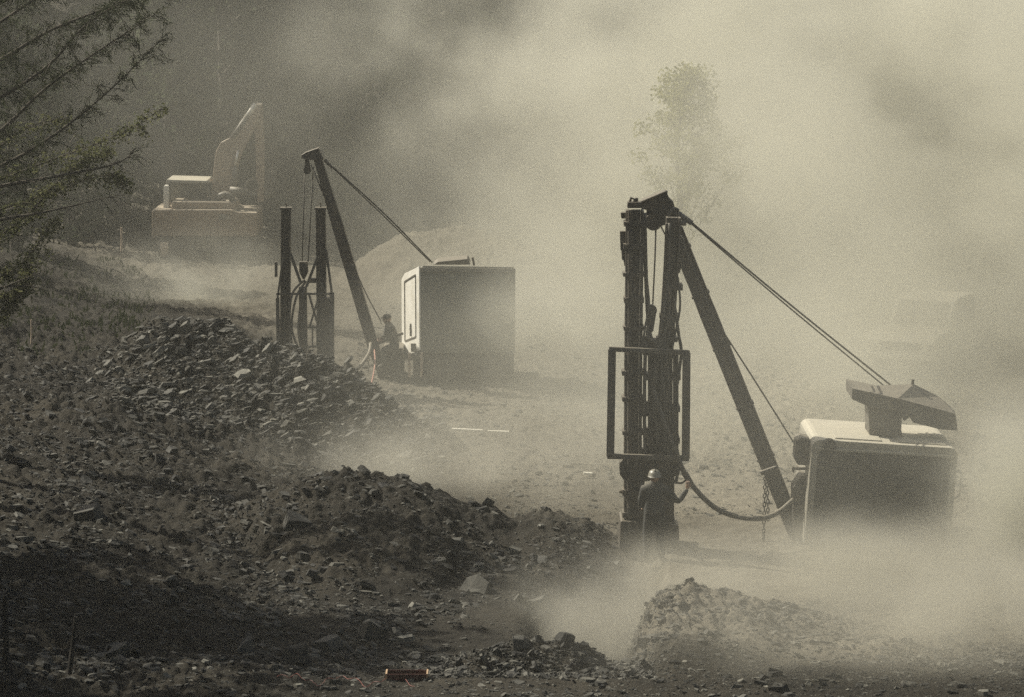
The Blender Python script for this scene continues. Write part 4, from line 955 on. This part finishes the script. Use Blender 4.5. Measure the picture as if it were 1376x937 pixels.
def cloud(c, r, dens, ns=.25, rot=0, **kw):
    bm = bmesh.new(); bmesh.ops.create_icosphere(bm, subdivisions=3, radius=1); me = bpy.data.meshes.new('dust_cloud'); bm.to_mesh(me); bm.free()
    o = bpy.data.objects.new('dust_cloud', me); COL.objects.link(o); o.location = c; o.scale = r; o.rotation_euler = (0, rot, 0)
    me.materials.append(volmat('dust', dens, ns, **kw)); o['kind'] = 'stuff'; return o
# tall rolling plume on the right and beyond the near machine
DK = (.82, .805, .70); LOW = (.78, .755, .655)
cloud((17, 83, 4), (19, 22, 16), .42, .19, contrast=(.45, .60), floor=.06, stretch=(1, .7, 1.2), detail=5, color=DK)
# plume over the middle distance
cloud((8.5, 99, 6), (17.5, 13, 13.5), .44, .21, contrast=(.46, .61), floor=.05, seed=4, stretch=(1, .7, 1), detail=5, color=DK)
cloud((-8, 94, 6), (13, 9, 10), .028, .25, contrast=(.36, .66), floor=.3, seed=81, detail=4)
cloud((-1, 93, 7.0), (8, 6, 5), .13, .30, contrast=(.42, .62), floor=.03, seed=41, stretch=(.8, .7, 1.2), detail=5, color=DK)
# thin dust round and before the near machine, and over the flat ground between the machines
cloud((7.5, 52.5, 2.5), (8.5, 5.5, 6), .05, .25, contrast=(.30, .66), floor=.3, seed=33, power=.9)
cloud((4, 67, .5), (12, 9, 5), .155, .35, contrast=(.34, .66), floor=.22, seed=21, color=DK)
cloud((4.5, 84, 1.5), (12, 6, 6), .26, .25, contrast=(.34, .66), floor=.15, seed=52, color=DK)
# dust over the hollow and round the foot of the near machine
cloud(tuple(P(790, 845, 49.6)), (2.9, 2.6, 1.7), 1.2, .6, contrast=(.36, .66), floor=.1, seed=9, power=2.1, detail=4, color=LOW)
cloud(tuple(P(1170, 805, 50.8)), (5.8, 2.2, 1.8), 2.6, .6, contrast=(.36, .66), floor=.12, seed=2, power=1.6, detail=5, color=LOW)
cloud(tuple(P(1330, 850, 48.5)), (3.6, 2.4, 1.6), 2.4, .7, contrast=(.36, .66), floor=.1, seed=27, power=1.6, detail=5, color=LOW)
cloud(tuple(P(1150, 880, 45.8)), (6.0, 2.0, 2.4), .45, .6, contrast=(.34, .66), floor=.3, seed=61, power=1.2, detail=4, color=LOW)
cloud(tuple(P(1390, 690, 53)), (2.6, 2.4, 3.0), 2.2, .55, contrast=(.38, .64), floor=.08, seed=6, power=1.6, detail=5, color=DK)
cloud(tuple(P(560, 630, 61)), (5.4, 2.4, 1.5), .6, .5, contrast=(.38, .66), floor=.06, seed=12, power=1.8, detail=4, color=LOW)
cloud(tuple(P(265, 385, 90)), (4.6, 4.0, 2.3), .45, .45, contrast=(.38, .66), floor=.05, seed=15, power=1.6, detail=4, color=DK)
cloud(tuple(P(720, 430, 74)), (2.6, 1.4, 2.2), .8, .6, contrast=(.34, .66), floor=.15, seed=70, power=1.4, detail=4, color=DK)
cloud(tuple(P(930, 768, 54.0)), (3.4, 1.2, 1.1), 1.8, .9, contrast=(.36, .66), floor=.12, seed=18, power=1.8, detail=4, color=LOW)
cloud(tuple(P(1270, 450, 72.5)), (5.0, 3.0, 3.4), .20, .4, contrast=(.34, .64), floor=.3, seed=91, power=1.0, detail=4, color=DK)
cloud(tuple(P(925, 190, 80)), (4.2, 2.6, 3.6), .16, .4, contrast=(.36, .64), floor=.25, seed=95, power=1.0, detail=4, color=DK)
cloud(tuple(P(760, 610, 58.6)), (6.0, 2.0, 1.9), .38, .5, contrast=(.38, .64), floor=.12, seed=99, power=1.4, detail=4, color=LOW)
cloud(tuple(P(1230, 745, 52.6)), (3.6, 1.3, 1.3), 1.2, .8, contrast=(.38, .64), floor=.1, seed=103, power=1.5, detail=5, color=LOW)
